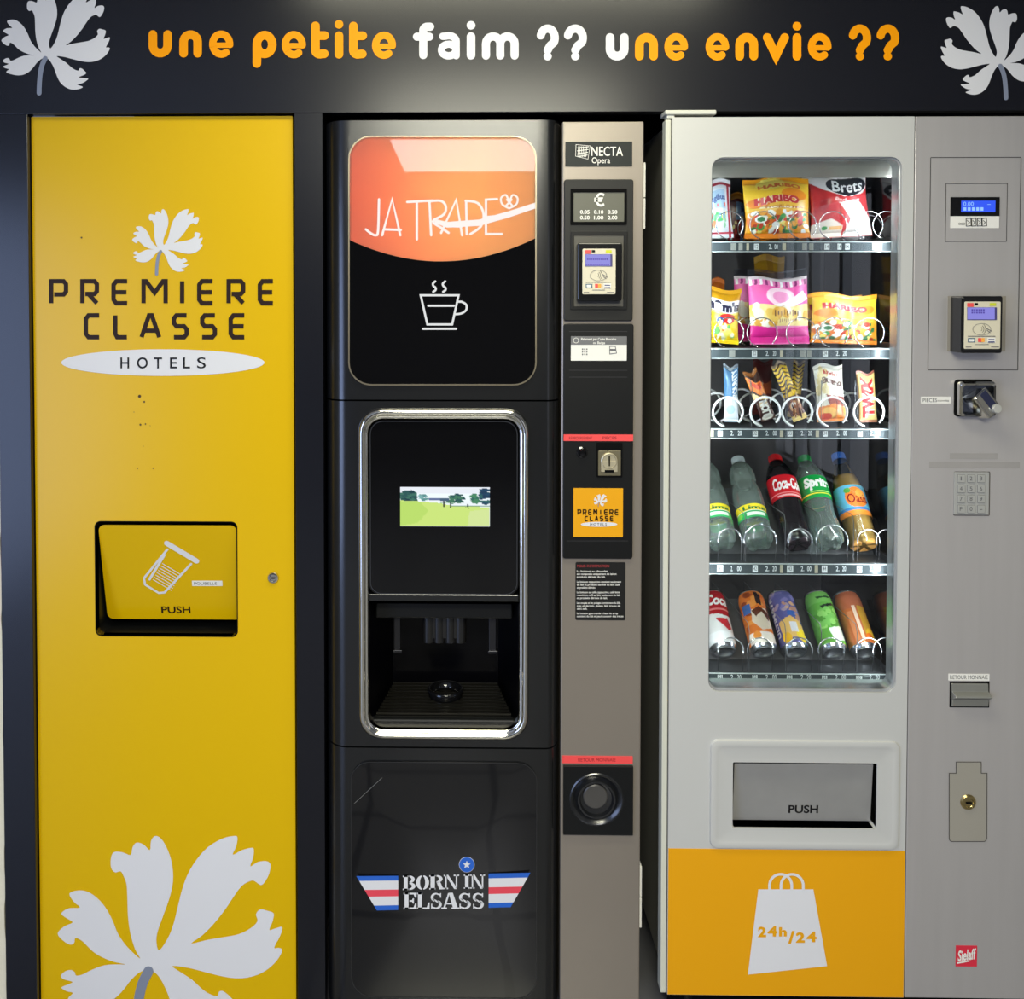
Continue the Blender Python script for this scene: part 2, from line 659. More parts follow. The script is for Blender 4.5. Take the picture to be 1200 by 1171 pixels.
_lower = [(530, 517), (580, 550), (630, 595), (665, 615), (690, 620), (697, 602), (715, 600), (740, 620), (757, 640), (745, 655),
          (715, 668), (692, 680), (735, 686), (775, 692), (755, 712), (720, 732), (676, 740), (700, 752), (728, 765), (700, 780),
          (650, 788), (600, 778), (555, 750), (520, 710), (495, 655), (475, 600), (450, 550), (425, 520), (395, 508), (360, 520),
          (325, 550), (290, 595), (255, 630), (210, 655), (160, 662), (110, 655), (55, 635), (77, 608), (50, 600), (28, 584),
          (60, 570), (75, 560), (40, 550), (25, 535), (45, 515), (70, 510), (85, 520), (90, 533), (115, 530), (160, 508), (210, 490),
          (260, 486), (300, 486), (250, 475), (200, 455), (160, 430), (120, 390), (95, 375), (85, 377), (82, 395), (65, 402),
          (35, 385), (12, 355), (40, 325), (76, 308), (50, 290), (27, 270), (60, 248), (107, 245), (80, 220), (62, 185), (100, 172),
          (140, 178), (180, 205), (215, 245), (245, 300), (270, 360), (310, 415), (362, 462)]
FLOWER = [(x - 395, y - 470) for x, y in [B_(*p) for p in _upper] + _lower]
FLOWER = smooth_path(FLOWER, 3, closed=True)
STEM = [(3, 44), (-22, 95), (-38, 160), (-46, 230), (-50, 300), (-51, 348)]


def flower(cx, cy, sc, Y, parent, mirror=1, name='flower_emblem'):
    mb = MB()
    mb.flat([PX(cx + mirror * x * sc, cy + y * sc, Y) for x, y in FLOWER], Y)
    o = mb.build(name, M_WHITE, parent)
    st = MB()
    st.stroke([PX(cx + mirror * x * sc, cy + y * sc, Y - 0.0004) for x, y in smooth_path(STEM, 4)], 43 * sc * PIX, Y - 0.0004)
    lab(st.build('stem', M_STEM, o), 'grey stem')
    return o


# ------------------------------------------------------------------ letters drawn as strokes
def headline(ch, x0, x1, base, xh, w):
    """rounded heavy lower-case letters in pixel space -> list of (path, closed)"""
    r = w / 2
    l, q, t, b = x0 + r, x1 - r, base - xh + r, base - r
    m = (t + b) / 2
    cx, rx, ry = (l + q) / 2, (q - l) / 2, (b - t) / 2
    o = []
    if ch == 'u':
        o.append(([(l, t), (l, b - rx)] + arc(cx, b - rx, rx, rx, 180, 0, 12) + [(q, t)], False))
    elif ch == 'n':
        o.append(([(l, b), (l, t + rx)] + arc(cx, t + rx, rx, rx, 180, 360, 12) + [(q, b)], False))
    elif ch == 'm':
        h = (q - l) / 4
        o.append(([(l, b), (l, t + h)] + arc(l + h, t + h, h, h, 180, 360, 10) + [(l + 2 * h, b)], False))
        o.append(([(l + 2 * h, t + h)] + arc(l + 3 * h, t + h, h, h, 180, 360, 10) + [(q, b)], False))
    elif ch == 'e':
        o.append((arc(cx, m, rx, ry, 2, -305, 26), False))
        o.append(([(l + 1, m + 1.2), (q - .4, m + 1.2)], False))
    elif ch == 'p':
        o.append((arc(cx, m, rx, ry, 0, 360, 26)[:-1], True))
        o.append(([(l, m), (l, base + xh * 0.36 - r)], False))
    elif ch == 'a':
        o.append((arc(cx - 0.3, (m + b) / 2 - .8, rx, (b - m) / 2 + 1.0, 0, 360, 22)[:-1], True))
        o.append(([(l + 1.2, t + 0.8)] + arc(cx, t + rx * .8, rx, rx * .8, 250, 360, 8) + [(q, b)], False))
    elif ch == 'i':
        o.append(([(cx, t), (cx, b)], False))
        o.append(([(cx - .1, base - xh * 1.26), (cx + .1, base - xh * 1.26)], False))
    elif ch == 't':
        o.append(([(l, base - xh * 1.2), (l, b - rx * .8)] + arc(l + rx * .9, b - rx * .8, rx * .9, rx * .8, 180, 70, 8) + [(q - 1, b - .5)], False))
        o.append(([(l, t), (q - 0.5, t)], False))
    elif ch == 'f':
        o.append(([(q, base - xh * 1.34 + r)] + arc(cx + rx * .55, base - xh * 1.34 + r + rx * .6, rx * .6, rx * .6, 270, 180, 8) + [(cx - rx * .05, b)], False))
        o.append(([(l, t + 0.8), (q - 1, t + 0.8)], False))
    elif ch == 'v':
        o.append(([(l, t), (cx, b - 0.3), (q, t)], False))
    elif ch == '?':
        T = base - xh * 1.32 + r
        h = xh * 0.34
        o.append((arc(cx, T + h, rx, h, 195, 390, 16) + [(cx + rx * .35, T + h * 1.85), (cx, T + 2.35 * h)], False))
        o.append(([(cx - .1, b), (cx + .1, b)], False))
    return o


SQ = {  # squarish capitals in a unit box, y down
    'P': [[(0, 1), (0, 0), (.84, 0), (1, .13), (1, .48), (.84, .6), (.2, .6)]],
    'R': [[(0, 1), (0, 0), (.84, 0), (1, .13), (1, .46), (.84, .58), (.2, .58)], [(.42, .58), (1, 1)]],
    'E': [[(1, 0), (.2, 0), (0, .16), (0, .84), (.2, 1), (1, 1)], [(.16, .5), (.95, .5)]],
    'M': [[(0, 1), (0, .0), (.12, 0), (.5, .52), (.88, 0), (1, 0), (1, 1)]],
    'I': [[(.5, 0), (.5, 1)]],
    'C': [[(1, 0), (.2, 0), (0, .16), (0, .84), (.2, 1), (1, 1)]],
    'L': [[(0, 0), (0, .84), (.16, 1), (1, 1)]],
    'A': [[(0, 1), (.42, 0), (.58, 0), (1, 1)], [(.2, .7), (.8, .7)]],
    'S': [[(1, 0), (.2, 0), (0, .14), (0, .36), (.2, .5), (.8, .5), (1, .64), (1, .86), (.8, 1), (0, 1)]],
}


def square_word(mb, s, boxes, y0, y1, w, Y, mi=0):
    for ch, (a, b) in zip(s, boxes):
        for pth in SQ[ch]:
            pts = [PX(a + w / 2 + x * max(b - a - w, 0.01), y0 + w / 2 + y * (y1 - y0 - w), Y) for x, y in pth]
            mb.stroke(pts, w * PIX, Y, cap=False, mi=mi)


def slab_letter(ch):
    """stencil slab capitals in a unit box (y down): list of polygons"""
    def bowl(cx, cy, rx, ry, a0, a1, th, tv=None):
        tv = th if tv is None else tv
        return arc(cx, cy, rx, ry, a0, a1, 12) + arc(cx, cy, rx - th, ry - tv, a1, a0, 12)
    bx = lambda a, b, c, d: [(a, c), (b, c), (b, d), (a, d)]
    bar = [bx(.08, .38, 0, 1), bx(0, .42, 0, .1), bx(0, .42, .9, 1)]
    if ch == 'B':
        return bar + [bowl(.5, .26, .42, .26, -90, 90, .26, .1), bowl(.5, .74, .48, .26, -90, 90, .28, .1)]
    if ch == 'O':
        return [bowl(.47, .5, .47, .5, 95, 265, .3, .08), bowl(.53, .5, .47, .5, -85, 85, .3, .08)]
    if ch == 'R':
        return bar + [bowl(.5, .27, .42, .27, -90, 90, .26, .1), [(.5, .5), (.76, .5), (.93, .88), (1.02, .9), (1.02, 1), (.7, 1)]]
    if ch == 'N':
        return [bx(.1, .2, 0, 1), bx(0, .3, .9, 1), [(0, 0), (.3, 0), (.88, .9), (.88, 1), (.72, 1), (.24, .22), (.24, .1), (0, .1)],
                bx(.82, .92, 0, .94), bx(.68, 1.05, 0, .1)]
    if ch == 'I':
        return [bx(.2, .8, 0, 1), bx(0, 1, 0, .1), bx(0, 1, .9, 1)]
    if ch == 'E':
        return bar + [[(.46, 0), (1, 0), (1, .3), (.9, .3), (.78, .1), (.46, .1)], [(.46, .45), (.66, .45), (.72, .34), (.8, .34), (.8, .66), (.72, .66), (.66, .55), (.46, .55)],
                      [(.46, .9), (.78, .9), (.9, .66), (1, .66), (1, 1), (.46, 1)]]
    if ch == 'L':
        return bar + [[(.46, .9), (.78, .9), (.9, .6), (1, .6), (1, 1), (.46, 1)]]
    if ch == 'A':
        return [[(.38, 0), (.46, .06), (.2, .9), (.3, .9), (.3, 1), (-.04, 1), (-.04, .9), (.08, .9)],
                [(.42, 0), (.66, 0), (.95, .9), (1.04, .9), (1.04, 1), (.58, 1), (.58, .9), (.66, .9), (.48, .26)], bx(.26, .6, .62, .72)]
    if ch == 'S':
        return [bowl(.5, .28, .48, .28, 115, 275, .24, .1), bowl(.5, .72, .48, .28, -65, 95, .26, .1), [(.1, .36), (.4, .4), (.95, .66), (.6, .62)],
                bx(.82, .92, .02, .3), [(.52, 0), (.82, .08), (.82, .18), (.52, .1)], bx(.06, .16, .68, .98), [(.16, .84), (.46, .9), (.46, 1), (.16, .94)]]
    return []


# ------------------------------------------------------------------ painted wrappers
class Img:
    def __init__(self, base, Wd=220, Hd=250):
        self.a = np.zeros((Hd, Wd, 3))
        self.a[:] = base
        self.H, self.W = Hd, Wd
        self.yy, self.xx = np.mgrid[0:Hd, 0:Wd]
        self.u = self.xx / (Wd - 1)
        self.v = self.yy / (Hd - 1)

    def rect(self, x0, y0, x1, y1, c):
        self.a[(self.u >= x0) & (self.u <= x1) & (self.v >= y0) & (self.v <= y1)] = c
        return self

    def ell(self, cx, cy, rx, ry, c, rot=0.0):
        dx, dy = self.u - cx, self.v - cy
        a, b = math.cos(rot), math.sin(rot)
        self.a[((dx * a + dy * b) / rx) ** 2 + ((dy * a - dx * b) / ry) ** 2 <= 1] = c
        return self

    def poly(self, pts, c):
        inside = np.zeros_like(self.u, bool)
        n = len(pts)
        for i in range(n):
            (x0, y0), (x1, y1) = pts[i], pts[(i + 1) % n]
            cond = ((y0 > self.v) != (y1 > self.v))
            with np.errstate(divide='ignore', invalid='ignore'):
                inside ^= cond & (self.u < (x1 - x0) * (self.v - y0) / ((y1 - y0) or 1e-9) + x0)
        self.a[inside] = c
        return self

    def text(self, s, x0, y0, x1, y1, c, bold=0.03, shear=0.0, vert=False, outline=None):
        x0i, x1i = int(x0 * self.W), int(x1 * self.W)
        y0i, y1i = int(y0 * self.H), int(y1 * self.H)
        w, h = x1i - x0i, y1i - y0i
        for bd, col in (((bold + 0.06, outline), (bold, c)) if outline else ((bold, c),)):
            mk = raster_text(s, h, w, bd, shear) if vert else raster_text(s, w, h, bd, shear)
            if vert:
                mk = np.rot90(mk)
            for j in range(h):
                for i in range(w):
                    if mk[j, i] and 0 <= y0i + j < self.H and 0 <= x0i + i < self.W:
                        self.a[y0i + j, x0i + i] = col
        return self

    def blobs(self, x0, y0, x1, y1, cols, n, r, seed=1):
        g = random.Random(seed)
        for _ in range(n):
            self.ell(g.uniform(x0, x1), g.uniform(y0, y1), r * g.uniform(.6, 1.3), r * g.uniform(.5, 1.1), g.choice(cols), g.uniform(0, 3))
        return self

    def at(self, u, v):
        i = min(max(int(round(u * (self.W - 1))), 0), self.W - 1)
        j = min(max(int(round(v * (self.H - 1))), 0), self.H - 1)
        return tuple(s2l(c) for c in self.a[j, i]) + (1.0,)


def bag(name, label, cat, group, img, w, h, t, seed=0, nu=96, nv=104, seal=0.075, film_top=False, mat_=None):
    """pillow pouch standing on its lower seal, facing -Y, origin at the bottom centre"""
    g = random.Random(seed)
    ph = [g.uniform(0, 6.28) for _ in range(8)]
    root = thing(name, label, cat, (0, 0, 0), group)

    def pt(u, v, side):
        e = 0.0 if v < seal or v > 1 - seal else math.sin(math.pi * (v - seal) / (1 - 2 * seal)) ** 0.55
        b = math.sin(math.pi * min(max(u, 0), 1)) ** 0.6
        d = t / 2 * e * b
        cr = (0.08 * math.sin(9 * u + 5 * v + ph[0]) + 0.06 * math.sin(17 * v - 7 * u + ph[1]) + 0.05 * math.sin(23 * u + ph[2])) * e * b
        rib = 0.0006 * math.sin(v * h * 2600) if e == 0 else 0
        x = (u - .5) * w * (1 - 0.05 * e) * (1 + 0.02 * math.sin(6 * v + ph[3]))
        return (x, side * (d * (1 + cr) + 0.0006) + rib, v * h + 0.004 * math.sin(7 * u + ph[4]) * (v > 0.5))

    rows = [0.0] + [seal * k / 4 for k in (1, 2, 3, 4)] + [seal + (1 - 2 * seal) * k / nv for k in range(1, nv + 1)] + [1 - seal + seal * k / 4 for k in (1, 2, 3, 4)]
    spans = (('bottom_seal', 0, 4), ('pouch', 4, 4 + nv), ('top_seal', 4 + nv, len(rows) - 1))
    for nm, a, b in spans:
        mb = MB()
        for side in (-1, 1):
            vs, cs = [], []
            for v in rows[a:b + 1]:
                for i in range(nu + 1):
                    u = i / nu
                    vs.append(pt(u, v, side))
                    cs.append(img.at(u, 1 - v))
            k = nu + 1
            fs = [(r * k + i, r * k + i + 1, (r + 1) * k + i + 1, (r + 1) * k + i) for r in range(b - a) for i in range(nu)]
            mb.add(vs, fs, 0, cs)
        mm = M_CELLO if (film_top and nm == 'top_seal') else (mat_ or M_FOIL)
        mb.build(nm, mm, root, smooth=True)
    return root


def put(o, x, y, z, lean=0.0, roll=0.0, yaw=0.0):
    o.location = (x, y, z)
    o.rotation_euler = Euler((R(lean), R(roll), R(yaw)))
    return o


def lathe_col(prof, img=None, n=48, u0=0.0, seam=0.0):
    """surface of revolution about local Z, profile (r, z) bottom to top, wrapped picture seen around -Y"""
    mb = MB()
    vs, cs = [], []
    zs = [p[1] for p in prof]
    zlo, zhi = min(zs), max(zs)
    for r, z in prof:
        for i in range(n + 1):
            a = 2 * math.pi * i / n + math.pi / 2
            vs.append((r * math.cos(a), r * math.sin(a), z))
            if img:
                cs.append(img.at((i / n) % 1.0001, 1 - (z - zlo) / (zhi - zlo)))
    k = n + 1
    fs = [(j * k + i, j * k + i + 1, (j + 1) * k + i + 1, (j + 1) * k + i) for j in range(len(prof) - 1) for i in range(n)]
    mb.add(vs, fs, 0, cs if img else None)
    return mb


# ================================================================== SETTING
XFL, XFR = P(-40, 60).x, P(1240, 60).x
XWALL = P(4, 900).x
m_tile = mat('floor_tile', (120, 120, 122), 0.22, spec=0.5)
nt = m_tile.node_tree
br = nt.nodes.new('ShaderNodeTexBrick')
br.offset = 0.0
br.inputs['Scale'].default_value = 1.0
br.inputs['Brick Width'].default_value = 0.45
br.inputs['Row Height'].default_value = 0.45
br.inputs['Mortar Size'].default_value = 0.012
br.inputs['Color1'].default_value = lin((112, 112, 114))
br.inputs['Color2'].default_value = lin((106, 106, 109))
br.inputs['Mortar'].default_value = lin((40, 40, 42))
tcn = nt.nodes.new('ShaderNodeTexCoord')
nt.links.new(tcn.outputs['Object'], br.inputs['Vector'])
nt.links.new(br.outputs['Color'], nt.nodes['Principled BSDF'].inputs['Base Color'])
struct(MB().box(-2.5, 2.7, -6.3, 0.95, -0.06, 0).build('floor', m_tile))
struct(MB().box(-2.5, 2.7, -6.3, 0.95, CEIL, CEIL + 0.06).build('ceiling', M_CEIL))
wl = MB()
wl.box(-2.46, -2.36, -6.2, -4.15, 0, CEIL).box(-2.46, -2.36, -1.85, 0.9, 0, CEIL).box(-2.46, -2.36, -4.15, -1.85, 2.1, CEIL)
struct(wl.build('wall_left', M_SIDEW))
wf = MB()
wf.box(-2.4, -2.34, -4.15, -4.09, 0, 2.1).box(-2.4, -2.34, -1.91, -1.85, 0, 2.1).box(-2.4, -2.34, -4.09, -1.91, 2.04, 2.1).box(-2.4, -2.34, -4.09, -1.91, 0, 0.06)
struct(wf.build('window_1', M_ALU))
wf = MB()
for yy in (-5.63, -5.2, -4.9, -4.35, -3.87):
    wf.box(2.5, 2.56, yy - .03, yy + .03, .28, 2.22)
wf.box(2.5, 2.56, -5.63, -3.87, .22, .28).box(2.5, 2.56, -5.63, -3.87, 2.22, 2.28)
struct(wf.build('window_2', M_ALU))
struct(MB().box(2.6, 2.66, -6.2, 0.9, 0, CEIL).build('wall_right', M_SIDEW))
struct(MB().box(-2.36, 2.6, -6.26, -6.2, 0, CEIL).build('wall_rear', M_REAR))
struct(MB().box(XWALL - 0.02, 2.6, 0.86, 0.92, 0, CEIL).build('wall_back', M_VOID))
# plaster wall beside the surround, with a crumbly cut edge
g = random.Random(3)
edge = [(XWALL + g.uniform(-0.004, 0.001), z * CEIL / 60) for z in range(61)]
wp = MB().prism([(-2.36, CEIL), (-2.36, 0)] + edge, 0.004, 0.12)
struct(wp.build('wall_front', M_PLASTER))
for nm, (lx, ly), sx, sy, lbl in (('ceiling_light', NEAR_LAMP, 1.14, 0.54, 'wide ceiling light panel behind the added fill lamp'),
                                  ('ceiling_light', FILL_LAMP, 1.14, 0.28, 'narrow fill lamp added close to the header board'),  # fixture made up to go with the added fill lamp
                                  ('ceiling_light', FAR_LAMP, 1.14, 1.34, 'large ceiling light panel farther back in the room')):
    cl = thing(nm, lbl, 'light', (lx, ly, CEIL - 0.04))
    fm = MB()
    for a, b, c, d in ((-1, 1, -1, -1), (-1, 1, 1, 1), (-1, -1, -1, 1), (1, 1, -1, 1)):
        hx, hy = sx / 2 + .015, sy / 2 + .015
        fm.box(lx + a * hx - .015, lx + b * hx + .015, ly + c * hy - .015, ly + d * hy + .015, CEIL - .04, CEIL)
    fm.build('frame', M_PAPER, cl)
    MB().box(lx - sx / 2, lx + sx / 2, ly - sy / 2, ly + sy / 2, CEIL - .02, CEIL).build('diffuser', M_PAPER, cl)

# ================================================================== SURROUND: header board and posts
ZH = P(600, 131.5).z
hd = thing('header_board', 'dark header board with rounded orange and white lettering above the machines', 'sign board', (P(600, 60).x, 0, ZH))
MB().box(XFL, XFR, 0, 0.03, ZH, CEIL - .002).build('board', M_FASCIA, hd, bevel=.0008)
H1, H2 = 2.6087, 2.069
words = [('une', M_LETTER, [(37, 108), (131, 200), (222, 296)], 1), ('petite', M_LETTER, [(355, 428), (444, 518), (534, 590), (606, 632), (650, 706), (720, 793)], 1),
         ('faim', M_WHITE, [(845, 910), (922, 988), (1010, 1035), (1056, 1168)], 1), ('??', M_WHITE, [(18, 72), (84, 140)], 2),
         ('une', M_LETTER, [(186, 241), (257, 312), (328, 385)], 2), ('envie', M_LETTER, [(428, 485), (500, 555), (567, 630), (638, 661), (676, 733)], 2),
         ('??', M_LETTER, [(775, 829), (842, 897)], 2)]
for wd, mm, bxs, k in words:
    mb = MB()
    for i, (ch, (a, b)) in enumerate(zip(wd, bxs)):
        a, b = (160 + a / H1, 160 + b / H1) if k == 1 else (620 + a / H2, 620 + b / H2)
        mi = 1 if (wd == 'une' and k == 2 and i == 0) else 0
        base = 67.2 + (a - 173) * 0.0068 if a < 620 else 70.8
        lwid = 8.4 if ch in 'ea' else 9.4 if ch in 'fm?' else 10
        for j, (pth, cl) in enumerate(headline(ch, a, b, base, 31.8, lwid)):
            mb.stroke([PX(x, y, -.0012) for x, y in pth], (lwid if j == 0 or ch != 'e' else 6.2) * PIX, -.0012, closed=cl, mi=mi)
    lo = lab(mb.build('lettering', [mm, M_WHITE], hd), ('white' if mm is M_WHITE else 'orange') + ' rounded lettering')
flower(52.7, 62.7, 1 / 7.5, -.0008, hd)
flower(1172.5, 72, 0.92 / 7.5, -.0008, hd, mirror=-1)

XPL = P(37.5, 640).x
tag(MB().box(XWALL, XPL, 0, .03, 0, ZH - .0005).build('side_post', M_FASCIA, bevel=.0008), 'dark narrow post between plaster wall and yellow door', 'post')
XCL = P(383.5, 650, .02).x
XPR0 = P(347, 650).x
tag(MB().box(XPR0, XCL - .004, 0, .03, 0, ZH - .0005).build('divider_post', M_FASCIA, bevel=.0008), 'dark upright post between yellow door and black coffee machine', 'post')

# ================================================================== YELLOW BIN CABINET
YD = .014
yx0, yx1, _, _ = rect(41.5, 100, 345.5, 1171, YD)
yx0, yx1 = P(42.3, 640, YD).x, P(344.8, 640, YD).x
zt = P(190, 136.5, YD).z
bn = thing('bin_cabinet', 'tall yellow waste bin cabinet with white flower and push flap', 'bin', ((yx0 + yx1) / 2, .3, 0))
ox0, ox1, oz0, oz1 = rect(112, 611.5, 278, 745.5, YD)
MB().ring(rr(yx0, yx1, .03, zt, .001), rr(ox0, ox1, oz0, oz1, .012), YD, YD + .018).build('door_panel', M_YELLOW, bn)
MB().box(yx0 + .002, yx1 - .002, .12, .6, 0, zt - .004).build('body', M_VOID, bn)
sl = MB().ring(rr(ox0 - .004, ox1 + .004, oz0 - .004, oz1 + .004, .014), rr(ox0, ox1, oz0, oz1, .012), YD + .0006, YD + .1)
sl.build('chute_frame', M_BLACK, bn)
st = MB()
st.stroke(rr(ox0, ox1, oz0, oz1, .012), .0022, YD - .0006, closed=True)
st.build('opening_trim', M_VOID, bn)
# push flap, hinged at its top and swung inwards
fl = MB()
hz = oz1 - .009
fw0, fw1 = ox0 + .0045, ox1 - .0015
fl.prism(rr(fw0, fw1, oz0 + .012, hz, .014), 0, .004)
Mf = Matrix.Translation((0, YD + .003, hz)) @ Matrix.Rotation(R(12.5), 4, 'X') @ Matrix.Translation((0, 0, -hz))
FLAPM = Mf
flap = fl.xform(Mf).build('push_flap', M_YELLOW, bn, bevel=.0012)


def flap_pts(pts, dy):
    return [tuple(Mf @ Vector((x, dy, z))) for x, z in pts]


C3 = lambda pts: [PX(x / 2.9275, 400 + y / 2.9275, YD + .02) for x, y in pts]
pic = MB()
K = .0048
pic.stroke(C3([(577, 691), (674, 757)]), .0118, -.0006)
pic.stroke(C3([(577, 714), (489, 822), (491, 846), (536, 878), (556, 876), (655, 768)]), K, -.0006)
pic.stroke(C3([(566, 734), (508, 826)]), .0052, -.0008)
for k in range(8):
    a = (556 - k * 5.2, 766 + k * 8.6)
    pic.stroke(C3([a, (a[0] + 62, a[1] + 42)]), .0015, -.0007, cap=False)
pic.v = [tuple(Mf @ Vector(p)) for p in pic.v]
pic.build('cup_pictogram', M_WHITE, flap)
t = MB()
text_px(t, 'PUSH', 184.5, 219, 726, 8.6, YD + .02, bold=.02)
t.v = [tuple(Mf @ Vector((x, -.0006, z))) for x, y, z in t.v]
t.build('push_lettering', M_BROWN, flap)
t = MB()
t.flat([PX(222.5, 684.5, .03), PX(258.5, 684.5, .03), PX(258.5, 691.5, .03), PX(222.5, 691.5, .03)], -.0006)
tt = MB()
text_px(tt, 'POUBELLE', 225, 252, 689.8, 3.4, .03)
t.v = [tuple(Mf @ Vector((x, -.0006, z))) for x, y, z in t.v]
tt.v = [tuple(Mf @ Vector((x, -.0010, z))) for x, y, z in tt.v]
t.build('sticker', M_PAPER, flap)
tt.build('sticker_lettering', M_GREYINK, flap)
YDF = YD - .0006
flower(188, 291, .65 / 7.5, YDF, bn)
flower(173.3, 1126, 1 / 3.62, YDF, bn)
C1 = lambda a: a / 2.9275
mb = MB()
square_word(mb, 'PREMIERE', [(C1(a), C1(b)) for a, b in ((168, 234), (275, 340), (382, 444), (485, 576), (616, 634), (676, 737), (777, 842), (884, 944))], 327, 358, 5.2, YDF)
square_word(mb, 'CLASSE', [(C1(a), C1(b)) for a, b in ((287, 348), (388, 443), (478, 554), (589, 648), (686, 745), (784, 846))], 367, 397.8, 5.2, YDF)
mb.build('brand_lettering', M_BROWN, bn)
mb = MB()
mb.flat([PX(190.8 + 119 * math.cos(t_ * math.pi / 32), 425 + 15.6 * math.sin(t_ * math.pi / 32), YDF) for t_ in range(64)], YDF)
ov = mb.build('white_oval', M_WHITE, bn)
mb = MB()
for ch, a, b in (('H', 413, 443), ('O', 470, 507), ('T', 528, 556), ('E', 583, 607), ('L', 628, 652), ('S', 676, 706)):
    text_px(mb, ch, C1(a), C1(b), 431.6, 12.6, YDF - .0005, bold=.004 if ch == 'S' else .012)
mb.build('oval_lettering', M_INK, ov)
mb = MB()
for x, y, r in ((163.5, 464.5, 1.9), (169, 471, 1.2), (164.5, 497.8, 1.3), (170.5, 497, .9), (161, 549, .9), (179.5, 549, .9), (157, 483, .6), (95.5, 278.5, 1.1), (176, 499, .5), (168, 523, .5)):
    c = P(x, y, YDF)
    MB().flat([(c.x + r * PIX * math.cos(k * .7854), c.z + r * PIX * math.sin(k * .7854)) for k in range(8)], YDF).build('scuff_mark', mat('dark_scuffs', (70, 50, 20), .7), bn)


def lock(px, py, r, Y, parent, slot=True, mm=M_CHROME):
    c = P(px, py, Y)
    r *= PIX
    lk = MB().latheY(c.x, c.z, [(r * 1.0, Y + .004), (r, Y - .001), (r * .86, Y - .004), (r * .6, Y - .0042), (r * .55, Y - .003), (0.0004, Y - .003)]).build('lock', mm, parent, smooth='auto')
    MB().box(c.x - r * .36, c.x + r * .36, Y - .0046, Y - .002, c.z - r * .1, c.z + r * .1).build('keyhole', M_VOID, lk)
    return lk


lab(lock(320.3, 677, 7, YD, bn), 'small chrome key lock')

# ================================================================== COFFEE MACHINE
YC = -.03
XCR = P(655.5, 650, .01).x
cm = thing('coffee_machine', 'tall black hot drinks machine with orange lit sign and silver payment column', 'vending machine', ((XCL + P(752, 650, 0).x) / 2, .3, 0))
zc0, zc1, zc2, zc3 = .06, P(520, 876.5, YC).z, P(520, 469.5, YC).z, P(520, 141, YC).z


def curveL(xs, w, n=9):
    return [(xs + w * (1 - math.cos(R(90 * k / (n - 1)))), .03 + (YC - .03) * math.sin(R(90 * k / (n - 1)))) for k in range(n)]


def prismz(mb, pts, z0, z1):
    n = len(pts)
    mb.loops([[(x, y, z0) for x, y in pts], [(x, y, z1) for x, y in pts]], True, True)
    return mb


LW, RW = .046, .03
CL = curveL(XCL, LW)
CR = [(XCR - (x - XCL) * RW / LW, y) for x, y in CL][::-1]


def door_section(z0, z1, hole=None, yb=.06):
    mb = MB()
    if hole is None:
        return prismz(mb, CL + CR + [(XCR, yb), (XCL, yb)], z0, z1)
    hx0, hx1, hz0, hz1 = hole
    prismz(mb, CL + [(hx0, YC), (hx0, yb), (XCL, yb)], z0, z1)
    prismz(mb, [(hx1, YC)] + CR + [(XCR, yb), (hx1, yb)], z0, z1)
    mb.box(hx0, hx1, YC, yb, z0, hz0).box(hx0, hx1, YC, yb, hz1, z1)
    return mb


gap = .0016
h1 = (P(411, 240, YC).x, P(626, 240, YC).x, P(520, 309, YC).z, P(520, 162, YC).z)
ringA = lambda mb, x0, y0, x1, y1, r, pad: mb.ring(rr(rect(x0, y0, x1, y1, YC)[0] - pad, rect(x0, y0, x1, y1, YC)[1] + pad, rect(x0, y0, x1, y1, YC)[2] - pad, rect(x0, y0, x1, y1, YC)[3] + pad, .0008),
                                               rr(*rect(x0, y0, x1, y1, YC), r * PIX), YC - .0002, YC + .01)
top_mb = door_section(zc2 + gap, zc3, h1)
ringA(top_mb, 411, 162, 626, 449, 24, .004)
top = top_mb.build('upper_door', M_DARKPAINT, cm, smooth='auto')
h2 = (P(424, 670, YC).x, P(616, 670, YC).x, P(520, 862, YC).z, P(520, 482, YC).z)
mid_mb = door_section(zc1 + gap, zc2 - gap, h2)
ringA(mid_mb, 424, 482, 616, 862, 24, .004)
mid = mid_mb.build('middle_door', M_DARKPAINT, cm, smooth='auto')
low = door_section(zc0, zc1 - gap).build('lower_door', M_DARKPAINT, cm, smooth='auto')
bd = MB().box(XCL + .004, XCR, .31, .74, .04, zc3 - .004).box(XCL + .004, XCL + .02, .06, .31, .04, zc3 - .004)
bd.box(XCR - .016, XCR, .06, .31, .04, zc3 - .004).box(XCL + .004, XCR, .06, .31, zc3 - .03, zc3 - .004)
bd.build('cabinet', M_BLACK, cm)
for fx in (XCL + .05, P(735, 650, 0).x):
    MB().cylz(fx, .1, .02, 0, .06).build('foot', M_BLACK, cm)
    MB().cylz(fx, .68, .02, 0, .06).build('foot', M_BLACK, cm)

# lit sign and black glass
YG = YC - .005
arcpts = [(409 + 219 * k / 24, 281 + (-2) * k / 24 + 26.5 * 4 * (k / 24) * (1 - k / 24)) for k in range(25)]
ul = [(409, 281)] + arc(435, 186, 26, 26, 180, 270, 9) + arc(602, 186, 26, 26, 270, 360, 9) + [(628, 279)]
sign = MB().prism([PX(x, y, YG) for x, y in ul + arcpts[::-1][1:-1]], YG, YG + .003)
sg = lab(sign.build('lit_sign', translucent('orange_acrylic', (240, 150, 134), (248, 196, 152)), cm), 'backlit orange sign')
dl = arcpts + arc(602, 425, 26, 26, 0, 90, 9) + arc(435, 425, 26, 26, 90, 180, 9)
gl = MB().prism([PX(x, y, YG) for x, y in dl], YG, YG + .004).build('glass_panel', M_GLOSS, cm)
rm = MB()
rm.stroke([PX(x, y, YG) for x, y in ul + dl[25:]], .0028, YG - .0012, closed=True, y1=YG + .004)
rm.build('panel_trim', mat('pale_trim', (150, 140, 120), .3, metal=.8), cm)
lb = MB()
